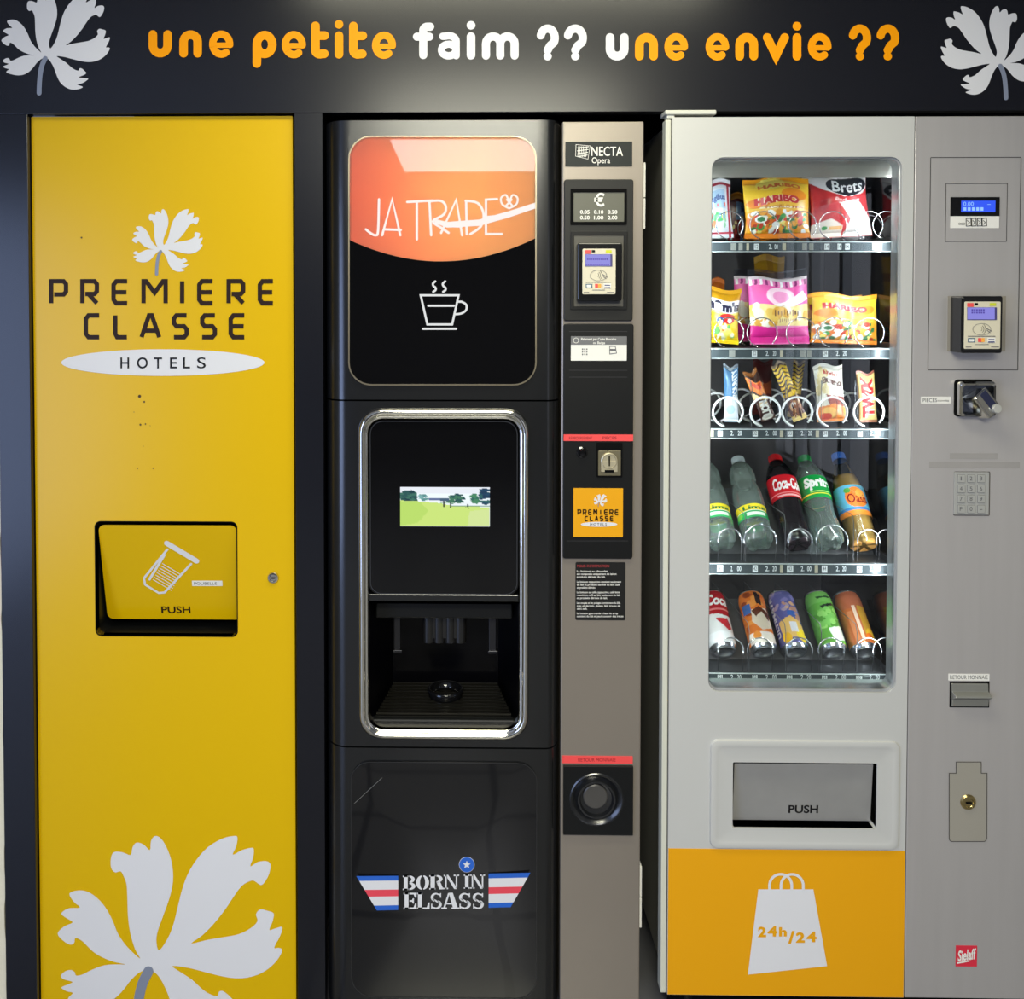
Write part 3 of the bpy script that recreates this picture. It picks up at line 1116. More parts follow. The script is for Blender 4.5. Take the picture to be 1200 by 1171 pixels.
lb.box(h1[0], h1[1], .148, .15, h1[2], h1[3]).box(h1[0], h1[0] + .002, YC + .002, .148, h1[2], h1[3]).box(h1[1] - .002, h1[1], YC + .002, .148, h1[2], h1[3])
lb.box(h1[0] + .002, h1[1] - .002, YC + .002, .148, h1[2], h1[2] + .002).box(h1[0] + .002, h1[1] - .002, YC + .002, .148, h1[3] - .002, h1[3])
lb.build('light_box', M_WALLP, cm)
pl = bpy.data.lights.new('sign_bulb', 'POINT')
pl.energy = 2.1
pl.color = (1.0, .9, .55)
pl.shadow_soft_size = .03
po = bpy.data.objects.new('sign_bulb', pl)
COL.objects.link(po)
po.location = P(512, 246, .1)
M_LIT = emission('lit_white', (250, 240, 236), .95)
Z = lambda pts: [PX(370 + x / 2.9275, 120 + y / 2.9275, YG - .0008) for x, y in pts]
s = MB()
sw = .0048
for pth in ([(217, 333), (214, 440), (206, 456), (190, 450), (172, 436)], [(228, 456), (262, 332), (290, 456)], [(236, 436), (292, 438)],
            [(314, 342), (402, 337)], [(347, 340), (347, 470)], [(390, 338), (396, 456)],
            [(388, 340), (428, 338), (446, 356), (440, 384), (402, 408), (430, 430), (456, 448)],
            [(430, 448), (482, 334), (502, 456)], [(446, 424), (500, 426)], [(516, 338), (518, 452)],
            [(514, 338), (556, 346), (576, 384), (566, 426), (530, 452)], [(622, 332), (584, 334), (584, 452), (638, 452)], [(584, 394), (626, 390)]):
    s.stroke(Z(smooth_path(pth, 4) if len(pth) > 4 else pth), sw, YG - .0008)
s.prism([(a, b) for a, b in Z([(402, 398), (450, 410), (560, 402), (660, 374), (754, 344), (754, 364), (660, 396), (560, 424), (450, 430), (410, 414)])], YG - .0010, YG - .0004)
for pth in (smooth_path([(664, 364), (640, 350), (636, 328), (652, 318), (664, 336), (676, 318), (692, 328), (688, 350), (664, 364)], 5), [(652, 356), (672, 334)], [(676, 356), (656, 334)]):
    s.stroke(Z(pth), .0038, YG - .0008)
lab(s.build('sign_lettering', M_LIT, sg), 'white handwritten lettering with pretzel')
s = MB()
iw = .0042
for pth, c in (([(360, 662), (490, 662), (468, 762), (383, 762)], True), ([(386, 698), (474, 698)], False),
               ([(487, 684)] + smooth_path([(500, 684), (516, 694), (516, 712), (500, 724), (478, 727)], 4), False), ([(368, 777), (482, 777)], False),
               (smooth_path([(410, 614), (402, 622), (404, 630), (411, 636), (411, 644), (403, 650)], 4), False),
               (smooth_path([(444, 614), (436, 622), (438, 630), (445, 636), (445, 644), (437, 650)], 4), False)):
    s.stroke(Z(pth), iw, YG - .0008, closed=c)
lab(s.build('cup_icon', emission('lit_cup', (236, 238, 238), .85), gl), 'white steaming cup outline')

# middle door: chrome frame, screen, dispensing bay
def rpx(x0, y0, x1, y1, r, Y, n=7):
    a, b, c, d = rect(x0, y0, x1, y1, Y)
    rs = [q * PIX for q in r] if isinstance(r, (tuple, list)) else r * PIX
    return rr(a, b, c, d, rs, n)


fr = MB()
f_ = lambda l, y: [(x, y, z) for x, z in l]
lo_ = [f_(rpx(420.5, 478.5, 619.5, 865.5, 27, YC), YC + .002), f_(rpx(420.5, 478.5, 619.5, 865.5, 27, YC), YC - .004), f_(rpx(422.5, 480.5, 617.5, 863.5, 26, YC), YC - .010),
       f_(rpx(425, 483, 615, 861, 25, YC), YC - .012), f_(rpx(427.5, 486, 612.5, 859, 23, YC), YC - .009), f_(rpx(429, 489, 611, 857.5, 20, YC), YC - .001),
       f_(rpx(430, 490, 610, 856.5, 18, YC), YC - .002), f_(rpx(431.5, 491.5, 608.5, 855.5, 17, YC), YC + .004), f_(rpx(431.5, 491.5, 608.5, 855.5, 17, YC), YC + .03)]
fr.loops(lo_)
lab(fr.build('bezel', M_CHROME, cm, smooth=True), 'chrome frame')
scn = MB().prism(rpx(432.5, 492.5, 607.5, 697, (16, 16, 12, 12), YC + .006), YC + .006, YC + .012).build('screen_glass', mat('screen_black', (8, 8, 10), .13, spec=.4, var=0), cm)
rm = MB()
rim = rpx(434, 494, 606, 696, (15, 15, 13, 13), YC + .005)
rm.stroke(rim, .0016, YC + .0052, closed=True)
rm.build('screen_rim', mat('dark_grey_trim', (70, 72, 78), .3, metal=.6), scn)
# film shown on the screen
im = Img((232, 240, 244), 140, 62)
im.rect(0, 0, 1, .3, (228, 232, 240)).rect(0, .18, 1, .36, (236, 246, 250))
im.blobs(0, .12, .16, .34, [(40, 84, 84), (60, 110, 96), (28, 62, 70)], 60, .035, 2)
im.blobs(.22, .2, .3, .33, [(120, 170, 170), (90, 140, 140)], 16, .025, 4)
im.blobs(.54, .18, .71, .4, [(44, 88, 84), (66, 118, 92), (34, 70, 80)], 60, .03, 5)
im.blobs(.8, .18, .88, .4, [(50, 104, 92), (70, 132, 96)], 30, .03, 6)
im.blobs(.9, .04, 1, .42, [(30, 66, 96), (44, 96, 96), (26, 56, 84)], 70, .034, 7)
im.rect(.32, .27, .46, .36, (92, 108, 150)).rect(.32, .34, .5, .37, (236, 240, 246)).rect(.44, .28, .54, .36, (70, 96, 120))
im.poly([(0, .34), (.3, .37), (.6, .47), (1, .5), (1, 1), (0, 1)], (198, 224, 120))
im.poly([(0, .36), (.22, .38), (.32, .6), (.2, .9), (0, 1)], (182, 216, 104))
im.poly([(.78, .6), (1, .55), (1, 1), (.75, 1)], (206, 224, 150))
im.rect(.55, .46, 1, .485, (86, 130, 110)).rect(.44, .4, .6, .42, (150, 190, 160))
im.rect(.478, .36, .5, .52, (24, 30, 34)).rect(.55, .4, .57, .53, (40, 56, 64)).poly([(.72, .57), (.755, .44), (.775, .56), (.75, .5)], (26, 40, 44)).rect(.744, .43, .762, .52, (26, 40, 44))
sm = MB()
x0, x1, z0, z1 = rect(469, 571, 574, 617, YC + .005)
vs, cs = [], []
for j in range(53):
    for i in range(121):
        vs.append((x0 + (x1 - x0) * i / 120, YC + .0052, z1 + (z0 - z1) * j / 52))
        cs.append(im.at(i / 120, j / 52))
sm.add(vs, [(j * 121 + i, j * 121 + i + 1, (j + 1) * 121 + i + 1, (j + 1) * 121 + i) for j in range(52) for i in range(120)], 0, cs)
lab(sm.build('screen_picture', M_SCREEN, scn), 'lit film of a green golf course')
bz = MB()
a, b, c, d = rect(432, 697.5, 608, 706, YC)
bz.box(a, b, YC + .004, YC + .05, c, d)
bz.build('bay_lintel', M_DARKPAINT, cm, bevel=.002)
# bay
YB = .2
M_BAY = mat('navy_black_lining', (4, 4, 8), .3, spec=.2)
a, b, c, d = rect(432, 706, 608, 856, YC + .03)
bx0, bx1 = a + .035, b - .035
bay = MB()
q = lambda *p: bay.add(p, [(0, 1, 2, 3)])
q((a, YC + .02, c), (a, YC + .02, d), (bx0, YB, d), (bx0, YB, c))
q((b, YC + .02, c), (bx1, YB, c), (bx1, YB, d), (b, YC + .02, d))
q((bx0, YB, c), (bx0, YB, d), (bx1, YB, d), (bx1, YB, c))
q((a, YC + .02, d), (b, YC + .02, d), (bx1, YB, d), (bx0, YB, d))
q((a, YC + .02, c), (bx0, YB, c), (bx1, YB, c), (b, YC + .02, c))
bay.build('dispensing_bay', M_BAY, cm)
zb = P(520, 725, .03).z
MB().box(a + .012, b - .012, .03, YB - .01, zb, d - .002).build('nozzle_housing', M_BLACK, cm, bevel=.003)
nz = P(521, 752, .08)
nzl = MB()
cx = nz.x
for dx in (-.034, -.012, .012, .034):
    nzl.cylz(cx + dx, .08, .013, nz.z, zb + .002)
nzl.box(cx - .04, cx + .04, .07, .12, nz.z + .01, zb + .001)
nzl.build('nozzles', mat('dark_grey_plastic', (24, 23, 22), .35), cm, bevel=.001)
for p0, p1 in ((462, 469), (573, 581)):
    u0, u1 = P(p0, 744, .06).x, P(p1, 744, .06).x
    zz = P(520, 763, .06).z
    br_ = MB().box(u0, u1, .06, .07, zz, zb + .001).box(u0 - .002, u1 + .004, .056, .074, zz - .004, zz + .002)
    br_.build('cup_guide', mat('grey_guide', (50, 50, 54), .25, metal=.6), cm, bevel=.0008)
gr = MB()
zg = c + .03
gy0, gy1 = .015, .165
for k in range(11):
    y = gy0 + (gy1 - gy0) * k / 10
    f = (y - YC) / (YB - YC)
    u0, u1 = a + .035 * f + .008, b - .035 * f - .008
    gr.box(u0, u1, y - .0024, y + .0024, zg - .004, zg)
gr.build('drip_grid', mat('satin_grid', (70, 68, 62), .3, metal=.9), cm)
MB().box(a + .008, b - .008, YC + .022, .012, c + .001, zg - .004).build('tray_front', M_BLACK, cm, bevel=.004)
MB().box(a + .03, b - .03, .012, .17, c + .001, zg - .012).build('drip_tray', M_VOID, cm)
cx = P(522, 808, .09).x
cr = MB().loops([[(cx + r * math.cos(2 * math.pi * k / 32), .1 + r * math.sin(2 * math.pi * k / 32), z) for k in range(32)]
                 for r, z in ((.036, zg), (.04, zg + .014), (.037, zg + .018), (.032, zg + .016), (.029, zg + .001))])
cr.build('cup_rest', mat('gloss_black_ring', (16, 16, 18), .08), cm, smooth=True)

# lower panel, slightly domed
lp = MB()
ls = []
for k in range(15):
    s_ = 1 - k / 15
    L = rpx(412.5, 893.5, 628, 1167.5, (22, 22, 24, 24), YC, 7)
    mx, mz = sum(p[0] for p in L) / len(L), sum(p[1] for p in L) / len(L)
    ls.append([(mx + (x - mx) * s_, YC - .003 - .0045 * (1 - s_ ** 2), mz + (z - mz) * s_) for x, z in L])
ls.insert(0, [(x, YC + .001, z) for x, y, z in ls[0]])
lp.loops(ls, False, True)
lpo = lp.build('lower_panel', M_GLOSS2, cm, smooth='auto')
rm = MB()
rm.stroke(rpx(412, 893, 628.5, 1168, (22, 22, 24, 24), YC), .0014, YC - .0036, closed=True)
rm.build('lower_panel_trim', mat('dark_trim', (58, 58, 60), .35, metal=.6), lpo)
sc_ = MB()
sc_.stroke([PX(415, 942, YC - .006), PX(447.5, 912, YC - .006)], .0008, YC - .0058, cap=False)
sc_.build('scratch', mat('pale_scratch', (120, 120, 120), .5), lpo)
YE = YC - .0085
E7 = lambda pts: [PX(400 + x / 5, 970 + y / 5, YE) for x, y in pts]
em = MB()


def lerp(a, b, t):
    return (a[0] + (b[0] - a[0]) * t, a[1] + (b[1] - a[1]) * t)


for A, Bq, Cq, Dq in (((88, 285), (333, 283), (333, 483), (208, 486)), ((863, 270), (1108, 265), (992, 467), (863, 470))):
    for t0, t1, mi in ((0, .14, 1), (.14, .4, 0), (.4, .6, 2), (.6, .86, 0), (.86, 1, 1)):
        em.flat(E7([lerp(A, Dq, t0), lerp(Bq, Cq, t0), lerp(Bq, Cq, t1), lerp(A, Dq, t1)]), YE, mi)
    lab(em.build('wing_emblem', [M_WHITE, M_BLUE, M_CORAL], lpo), 'striped red white and blue wing')
    em = MB()
em.flat(E7(arc(735, 217, 46, 46, 0, 345, 24)), YE, 0)
em.flat([(x, z) for x, z in E7(arc(735, 217, 44, 44, 0, 345, 24))], YE - .0004, 1)
em.flat(E7([(735 + (25 if k % 2 == 0 else 10.5) * math.sin(k * math.pi / 5), 217 - (25 if k % 2 == 0 else 10.5) * math.cos(k * math.pi / 5)) for k in range(10)]), YE - .0008, 0)
lab(em.build('star_badge', [M_WHITE, M_BLUE, M_CORAL], lpo), 'round blue badge with white star')
em = MB()
for wd, bxs, y0, y1 in (('BORN', ((360, 436), (438, 514), (516, 600), (600, 686)), 282, 366), ('IN', ((718, 752), (756, 838)), 275, 358),
                        ('ELSASS', ((365, 440), (443, 517), (522, 590), (590, 686), (688, 760), (768, 836)), 382, 477)):
    for ch, (a_, b_) in zip(wd, bxs):
        sl_ = -.02
        for pg in slab_letter(ch):
            em.flat(E7([(a_ + x * (b_ - a_), y0 + y * (y1 - y0) + (a_ + x * (b_ - a_) - 360) * sl_ * (wd == 'BORN')) for x, y in pg]), YE - .0003)
lab(em.build('emblem_lettering', M_WHITE, lpo), 'white stencil lettering')
lab(lock(403, 783.5, 9, YC + .0105, cm), 'round chrome lock')

# payment column
YP = -.016
px0, px1 = P(657.5, 650, YP).x, P(752, 650, YP).x
col = MB().box(px0, px1, YP, .74, .06, zc3 - .001).build('payment_column', M_BEIGE, cm, bevel=.0025)
for y0, y1 in ((190, 231), (232, 268), (1018, 1054), (1055, 1090)):
    a, b, c, d = rect(751, y0, 755, y1, YP)
    MB().box(px1 - .001, px1 + .005, YP + .006, YP + .03, c, d).build('hinge', M_PAPER, cm, bevel=.001)


def plate(nm, x0, y0, x1, y1, r, Y, th, mm, parent, bevel=.0):
    return MB().prism(rpx(x0, y0, x1, y1, r, Y - th), Y - th, Y + .0005).build(nm, mm, parent, bevel=bevel)


np_ = plate('nameplate', 662.5, 166, 741, 195, .5, YP, .002, mat('dark_slate_plate', (34, 38, 38), .4, spec=.25), cm)
t = MB()
yy = YP - .0025
text_px(t, 'NECTA', 693, 730, 182.5, 10.5, yy, bold=.01)
text_px(t, 'Opera', 693.5, 715, 191.2, 6.8, yy, bold=.006)
for k in range(4):
    t.stroke([PX(676 + k * .4, 173.5 + k * 3.4, yy), PX(690 - k * .5, 172 + k * 3.2, yy)], .0014, yy, cap=False)
for k in range(6):
    t.stroke([PX(678 + k * 1.9, 171.5, yy), PX(677 + k * 1.9, 184, yy)], .0011, yy, cap=False)
t.stroke([PX(675, 169.5, yy), PX(691.5, 171, yy), PX(689, 186.5, yy), PX(674.5, 183, yy)], .0008, yy, closed=True)
t.build('nameplate_lettering', M_PAPER, np_)

up = plate('upper_payment_panel', 661, 210, 742, 376, 3, YP, .008, mat('charcoal_panel', (32, 32, 31), .4, spec=.3), cm, bevel=.0015)
Y1 = YP - .008
w = MB().ring(rpx(668.5, 221.5, 734.5, 263.5, 1, Y1), rpx(672, 225.5, 731.5, 260, .5, Y1), Y1 - .003, Y1 + .0004)
cw = lab(w.build('coin_display_frame', M_VOID, cm, bevel=.0008), 'black coin value window')
cdp = plate('coin_display', 672, 225.5, 731.5, 260, .3, Y1, .0006, mat('olive_display', (92, 92, 80), .35), cw)
t = MB()
yy = Y1 - .0012
text_px(t, '€', 696, 708.5, 241.5, 14.5, yy, bold=.025)
for k, row in enumerate((('0.05', '0.10', '0.20'), ('0.50', '1.00', '2.00'))):
    for j, s_ in enumerate(row):
        text_px(t, s_, 679.8 + j * 16.2, 691 + j * 16.2, 250.6 + k * 6.6, 4.4, yy, bold=.03)
t.build('coin_values', M_PAPER, cw)
w = MB().ring(rpx(668.5, 271, 735, 363, 1, Y1), rpx(672.5, 276, 730.5, 359, .6, Y1), Y1 - .003, Y1 + .0004)
w.build('reader_surround', M_BLACK, cm, bevel=.0008)


def card_reader(x0, y0, x1, y1, fx0, fy0, fx1, fy1, Yb, d, parent, txt):
    Yf = Yb - d
    rd = MB().prism(rpx(x0, y0, x1, y1, 2.2, Yf), Yf, Yb + .0004).build('card_reader', mat('black_gloss_plastic', (16, 16, 18), .18), parent, bevel=.0025)
    lab(rd, 'black contactless card reader')
    fw, fh = fx1 - fx0, fy1 - fy0
    U = lambda u, v: (fx0 + u * fw, fy0 + v * fh)
    y = Yf - .0012
    MB().prism(rpx(fx0, fy0, fx1, fy1, 1.5, y), y, Yf + .0002).build('face_plate', M_CREAM, rd, bevel=.0006)
    y -= .0006
    bx_ = lambda u0, v0, u1, v1, yq: [PX(*U(u0, v0), yq), PX(*U(u1, v0), yq), PX(*U(u1, v1), yq), PX(*U(u0, v1), yq)]
    fmk = MB()
    fmk.flat(bx_(.08, .12, .9, .39, y), y)
    fmk.build('screen_border', mat('violet_grey', (70, 66, 120), .4), rd)
    m1 = MB()
    m1.flat(bx_(.09, .125, .84, .375, y - .0004), y - .0004)
    m1.build('reader_screen', M_LCDV, rd)
    m2 = MB()
    for (u0, v0, u1, v1) in txt:
        n = max(int((u1 - u0) / .055), 2)
        for k in range(n):
            ua = u0 + (u1 - u0) * k / n
            m2.flat(bx_(ua, v0, ua + (u1 - u0) / n * .72, v1, y - .0008), y - .0008)
    m2.build('screen_text', mat('violet_ink', (84, 70, 170), .5), rd)
    pr = MB()
    pr.flat(bx_(.08, .03, .26, .11, y), y, 0)
    pr.flat(bx_(.28, .03, .38, .08, y), y, 1)
    pr.flat(bx_(.7, .03, .88, .09, y), y, 2)
    for r_ in (.07, .12, .17):
        pr.stroke([PX(fx0 + (.42 + r_ * math.cos(R(t_))) * fw, fy0 + .58 * fh + r_ * 1.0 * math.sin(R(t_)) * fw, y) for t_ in range(-50, 51, 10)], .0007, y, cap=False, mi=1)
    pr.stroke([PX(fx0 + (.48 + .25 * math.cos(R(t_))) * fw, fy0 + .585 * fh + .16 * math.sin(R(t_)) * fw, y) for t_ in range(0, 360, 15)], .0007, y, closed=True, mi=3)
    pr.stroke([PX(*U(.6, .56), y), PX(*U(.76, .63), y)], .0012, y, cap=False, mi=3)
    pr.stroke([PX(*U(.62, .6), y), PX(*U(.72, .66), y)], .0012, y, cap=False, mi=3)
    pr.flat(bx_(.1, .725, .86, .74, y), y, 3)
    pr.flat(bx_(.1, .77, .3, .86, y), y, 4)
    pr.flat(bx_(.13, .79, .27, .845, y - .0003), y - .0003, 5)
    pr.flat(bx_(.38, .77, .5, .855, y), y, 0)
    pr.flat(bx_(.47, .77, .56, .855, y - .0003), y - .0003, 6)
    pr.flat(bx_(.64, .76, .86, .87, y), y, 5)
    pr.flat(bx_(.66, .84, .84, .865, y - .0003), y - .0003, 7)
    pr.flat(bx_(.67, .79, .83, .81, y - .0003), y - .0003, 7)
    pr.flat(bx_(.3, .9, .68, .912, y), y, 3)
    pr.flat(bx_(.04, .95, .2, .965, y), y, 3)
    pr.flat(bx_(.74, .95, .96, .965, y), y, 3)
    pr.build('face_print', [M_RED, M_INK, mat('lime_ink', (206, 210, 40), .5), M_GREYINK, mat('teal_ink', (60, 96, 120), .5), M_PAPER,
                            mat('orange_ink', (250, 170, 70), .5), mat('navy_ink', (36, 44, 110), .5)], rd)
    return rd


sh = MB()
a, b, c, d = rect(672.5, 276, 730.5, 359, Y1)
sh.box(a, b, Y1 - .0006, Y1 + .0004, c, d)
sh.build('reader_backplate', mat('grey_backplate', (82, 80, 74), .4, metal=.3), cm)
card_reader(677, 284.5, 729, 352.5, 682.5, 291.5, 721.5, 345, Y1, .022, cm, ((.14, .21, .78, .25), (.1, .335, .82, .36)))

lw = plate('lower_payment_panel', 660, 379.5, 742, 655, 3, YP, .006, M_BLACK, cm, bevel=.0015)
Y2 = YP - .006
t = MB()
for y in (388.5, 434, 442):
    t.stroke([PX(667, y, Y2), PX(735, y, Y2)], .0009, Y2 - .0004, cap=False)
t.stroke([PX(664, 634, Y2), PX(736, 634, Y2)], .0009, Y2 - .0004, cap=False)
t.build('panel_grooves', mat('soft_grey_line', (48, 48, 50), .5), lw)
stk = plate('notice_sticker', 669, 394.2, 734.5, 422.8, .4, Y2, .0006, M_PAPER, cm)
t = MB()
yy = Y2 - .001
t.flat([PX(669, 394.2, yy), PX(734.5, 394.2, yy), PX(734.5, 404, yy), PX(669, 404, yy)], yy, 0)
t.build('sticker_band', mat('grey_band', (110, 110, 112), .5), stk)
t = MB()
text_px(t, 'Paiement par Carte Bancaire', 681, 722, 398.8, 2.9, yy - .0004, bold=.02)
text_px(t, 'ou Badge', 695, 709, 403.2, 2.9, yy - .0004, bold=.02)
t.stroke([PX(675 + 3 * math.cos(R(k)), 399 + 3 * math.sin(R(k)), yy) for k in range(0, 360, 30)], .001, yy - .0004, closed=True)
t.build('sticker_lettering', M_PAPER, stk)
t = MB()
for k in range(3):
    for j in range(3):
        t.flat([PX(682 + j * 2.5, 408.5 + k * 3, yy), PX(683.4 + j * 2.5, 408.5 + k * 3, yy), PX(683.4 + j * 2.5, 410.2 + k * 3, yy), PX(682 + j * 2.5, 410.2 + k * 3, yy)], yy)
t.stroke([PX(714.5, 406, yy), PX(721, 406, yy), PX(722.5, 414, yy), PX(714.5, 415, yy)], .0014, yy, closed=True)
t.flat([PX(715, 409, yy), PX(721.5, 409, yy), PX(721.5, 411, yy), PX(715, 411, yy)], yy)
t.build('sticker_icons', M_GREYINK, stk)
rs = plate('red_strip', 660.5, 509.3, 742, 517, .3, Y2, .0008, M_RED, cm)
t = MB()
text_px(t, 'REMBOURSEMENT', 667, 694, 515, 3.2, Y2 - .0013)
text_px(t, 'PIECES', 706, 722.5, 514.8, 3.2, Y2 - .0013)
t.build('strip_lettering', M_REDINK, rs)
c = P(682, 530, Y2)
MB().latheY(c.x, c.z, [(.0115, Y2 + .0004), (.0115, Y2 - .003), (.0085, Y2 - .004), (.008, Y2 - .009), (.006, Y2 - .0125), (.0004, Y2 - .013)]).build('refund_button', mat('gloss_black_button', (14, 14, 16), .1), cm, smooth='auto')
a, b, cc, d = rect(699, 519, 729, 559, Y2)
sb = MB().ring(rr(a, b, cc, d, .001), rr(a + .003, b - .003, cc + .003, d - .012, .001), Y2 - .004, Y2 + .0004).build('coin_slot_frame', M_VOID, cm)
sl2 = MB().box(a + .001, b - .001, Y2 - .002, Y2 + .0003, cc + .002, d - .016).build('coin_slot_plate', mat('dull_nickel', (140, 132, 108), .4, metal=.8), cm, bevel=.0006)
c = P(713.5, 541, Y2)
MB().latheY(c.x, c.z + .002, [(.0165, Y2 - .001), (.0165, Y2 - .006), (.0145, Y2 - .007), (.0135, Y2 - .005), (.0004, Y2 - .0045)]).box(c.x - .0165, c.x + .0165, Y2 - .006, Y2 - .001, c.z - .02, c.z + .002).build(
    'coin_slot', mat('pale_nickel', (206, 196, 168), .35, metal=.6), cm, smooth='auto')
MB().box(c.x - .0012, c.x + .0012, Y2 - .0078, Y2 - .004, c.z - .008, c.z + .012).box(c.x - .009, c.x + .009, Y2 - .0075, Y2 - .005, c.z - .021, c.z - .016).build('coin_gap', M_VOID, sl2)
op = plate('orange_brand_plate', 672, 572.3, 730, 629.5, .6, Y2, .0015, M_ORANGE, cm)
yy = Y2 - .002
mb = MB()
wds = (('PREMIERE', 676, 726, 597, 603.8), ('CLASSE', 684.5, 720, 604.6, 611))
for wd, a, b, y0, y1 in wds:
    n = len(wd)
    stp = (b - a) / n
    square_word(mb, wd, [(a + k * stp + .5 + (1.6 if wd[k] == 'I' else 0), a + (k + 1) * stp - 1 - (1.6 if wd[k] == 'I' else 0)) for k in range(n)], y0, y1, 1.3, yy)
mb.build('brand_lettering', M_BROWN, op)
mb = MB()
mb.flat([PX(702 + 21.5 * math.cos(k * .1963), 614.6 + 2.9 * math.sin(k * .1963), yy) for k in range(32)], yy)
mb.build('white_oval', M_WHITE, op)
t = MB()
text_px(t, 'HOTELS', 691.5, 711, 616, 2.8, yy - .0004, space=1.3)
t.build('oval_lettering', M_INK, op)
flower(702, 588, .0165, yy, op)
nt_ = plate('ingredients_notice', 674.3, 659, 733, 727, 2, YP, .0007, mat('black_sticker', (16, 15, 14), .4), cm)
t = MB()
yy = YP - .0012
text_px(t, 'POUR INFORMATION', 676.5, 714, 665, 3.0, yy)
t.build('notice_heading', mat('dim_red_ink', (170, 50, 56), .5), nt_)
t = MB()
lines = [('La boisson au chocolat', 676, 712, 670.6), ('est composée uniquement de lait et', 676, 722.5, 673.9), ('produits dérivés du lait.', 676, 709.5, 677.2),
         ('La boisson cappuccino contient seulement', 676, 728, 683), ('du lait et produits dérivés du lait, café', 676, 726, 686.4), ('et produits dérivés.', 676, 698, 689.8),
         ('La boisson au café cappuccino, café latte', 676, 726, 695.3), ('macchiato, café au lait, seulement du lait', 676, 726.5, 698.7), ('et produits dérivés du lait.', 676, 712, 702.1),
         ('Les soupes et les potages contiennent du blé,', 676, 727, 707.8), ('soja et dérivés, gluten, lait, traces de', 676, 727, 711.2), ('céleri, œufs.', 676, 688, 714.6),
         ('La boisson gourmande à base de sirop', 676, 724, 720), ('contient du lait et peut contenir des traces', 676, 730.5, 723.4)]
for s_, a, b, y in lines:
    text_px(t, s_, a, b, y, 2.3, yy, bold=.012)
t.build('notice_lettering', M_PAPER, nt_)
rs = plate('red_strip', 659, 886.4, 741.5, 895, .3, YP, .0016, M_RED, cm)
t = MB()
text_px(t, 'RETOUR MONNAIE', 677.5, 721.5, 892.6, 3.8, YP - .0021)
t.build('strip_lettering', M_REDINK, rs)
pc = P(698.5, 935.5, YP)
a, b, cc, d = rect(659.8, 896.5, 741.3, 976.8, YP)
ring_o = [(x, z) for x, z in rr(a, b, cc, d, .001, 9)]
n = len(ring_o)
rr_in = [(pc.x + .055 * math.cos(math.pi / 4 * 0 + math.atan2(z - pc.z, x - pc.x)), pc.z + .055 * math.sin(math.atan2(z - pc.z, x - pc.x))) for x, z in rr(a, b, cc, d, .03, 9)]
cpm = MB().ring(rr(a, b, cc, d, .001, 9), rr_in, YP - .007, YP + .0004)
cpo = lab(cpm.build('coin_return', M_BLACK, cm, bevel=.0006), 'black coin return cup')
MB().latheY(pc.x, pc.z, [(.056, YP + .004), (.056, YP - .0066), (.053, YP - .0085), (.05, YP - .0075), (.043, YP - .001), (.0405, YP - .004), (.0385, YP - .009), (.035, YP - .009), (.032, YP - .0014), (.03, YP - .001), (.0004, YP - .001)], 48).build(
    'cup_ring', mat('satin_black', (24, 25, 28), .22, spec=.7), cpo, smooth='auto')
MB().latheY(pc.x - .002, pc.z + .005, [(.025, YP + .0025), (.025, YP - .004), (.023, YP - .0055), (.0004, YP - .0055)], 36).build('cup_flap', mat('grey_black_flap', (70, 68, 66), .35), cpo, smooth='auto')

# ================================================================== VENDING MACHINE
YV = -.03
vx0, vx1 = P(785, 650, YV).x, P(1240, 650, YV).x
vxm = P(1066, 650, YV).x
vz0, vz1 = P(920, 1167.5, YV).z, P(920, 137, YV).z
vm = thing('snack_machine', 'wide silver snack and drinks machine with glass front and steel control panel', 'vending machine', ((vx0 + vx1) / 2, .4, 0))
gx0, gx1, gz0, gz1 = rect(832, 184, 1053.5, 811.5, YV)
zsplit = P(920, 850, YV).z
dx0, dx1, dz0, dz1 = rect(858, 893, 1026.5, 970, YV)
TD = .034
dm = MB().ring(rr(vx0, vxm - .001, zsplit, vz1, .0006), rr(gx0, gx1, gz0, gz1, .023), YV, YV + TD)
dm.ring(rr(vx0, vxm - .001, vz0, zsplit, .0006), rr(dx0, dx1, dz0, dz1, .004), YV, YV + TD)
lab(dm.build('door', M_SILVER, vm), 'silver painted door')
MB().box(vx0 - .013, vx0 - .0015, YV + .004, YV + TD, vz0, vz1 - .004).build('door_edge', mat('pale_edge_strip', (204, 204, 190), .4), vm, bevel=.002)
a, b, c, d = rect(780, 128.5, 840, 135, YV)
MB().box(a, b, YV + .002, YV + .05, d - .009, d).box(a + .004, a + .02, YV + .006, YV + .03, vz1 - .001, d - .008).build('hinge_cap', mat('pale_cap', (206, 206, 196), .4), vm, bevel=.002)
gk = MB().ring(rr(gx0 - .001, gx1 + .001, gz0 - .001, gz1 + .001, .023), rr(gx0 + .003, gx1 - .004, gz0 + .005, gz1 - .003, .02), YV + .004, YV + TD + .004)
lab(gk.build('window_gasket', M_RUBBER, vm, bevel=.002), 'shiny grey window seal')
MB().prism(rr(gx0, gx1, gz0, gz1, .02), YV + .010, YV + .014).build('glass_pane', M_PANE, vm)
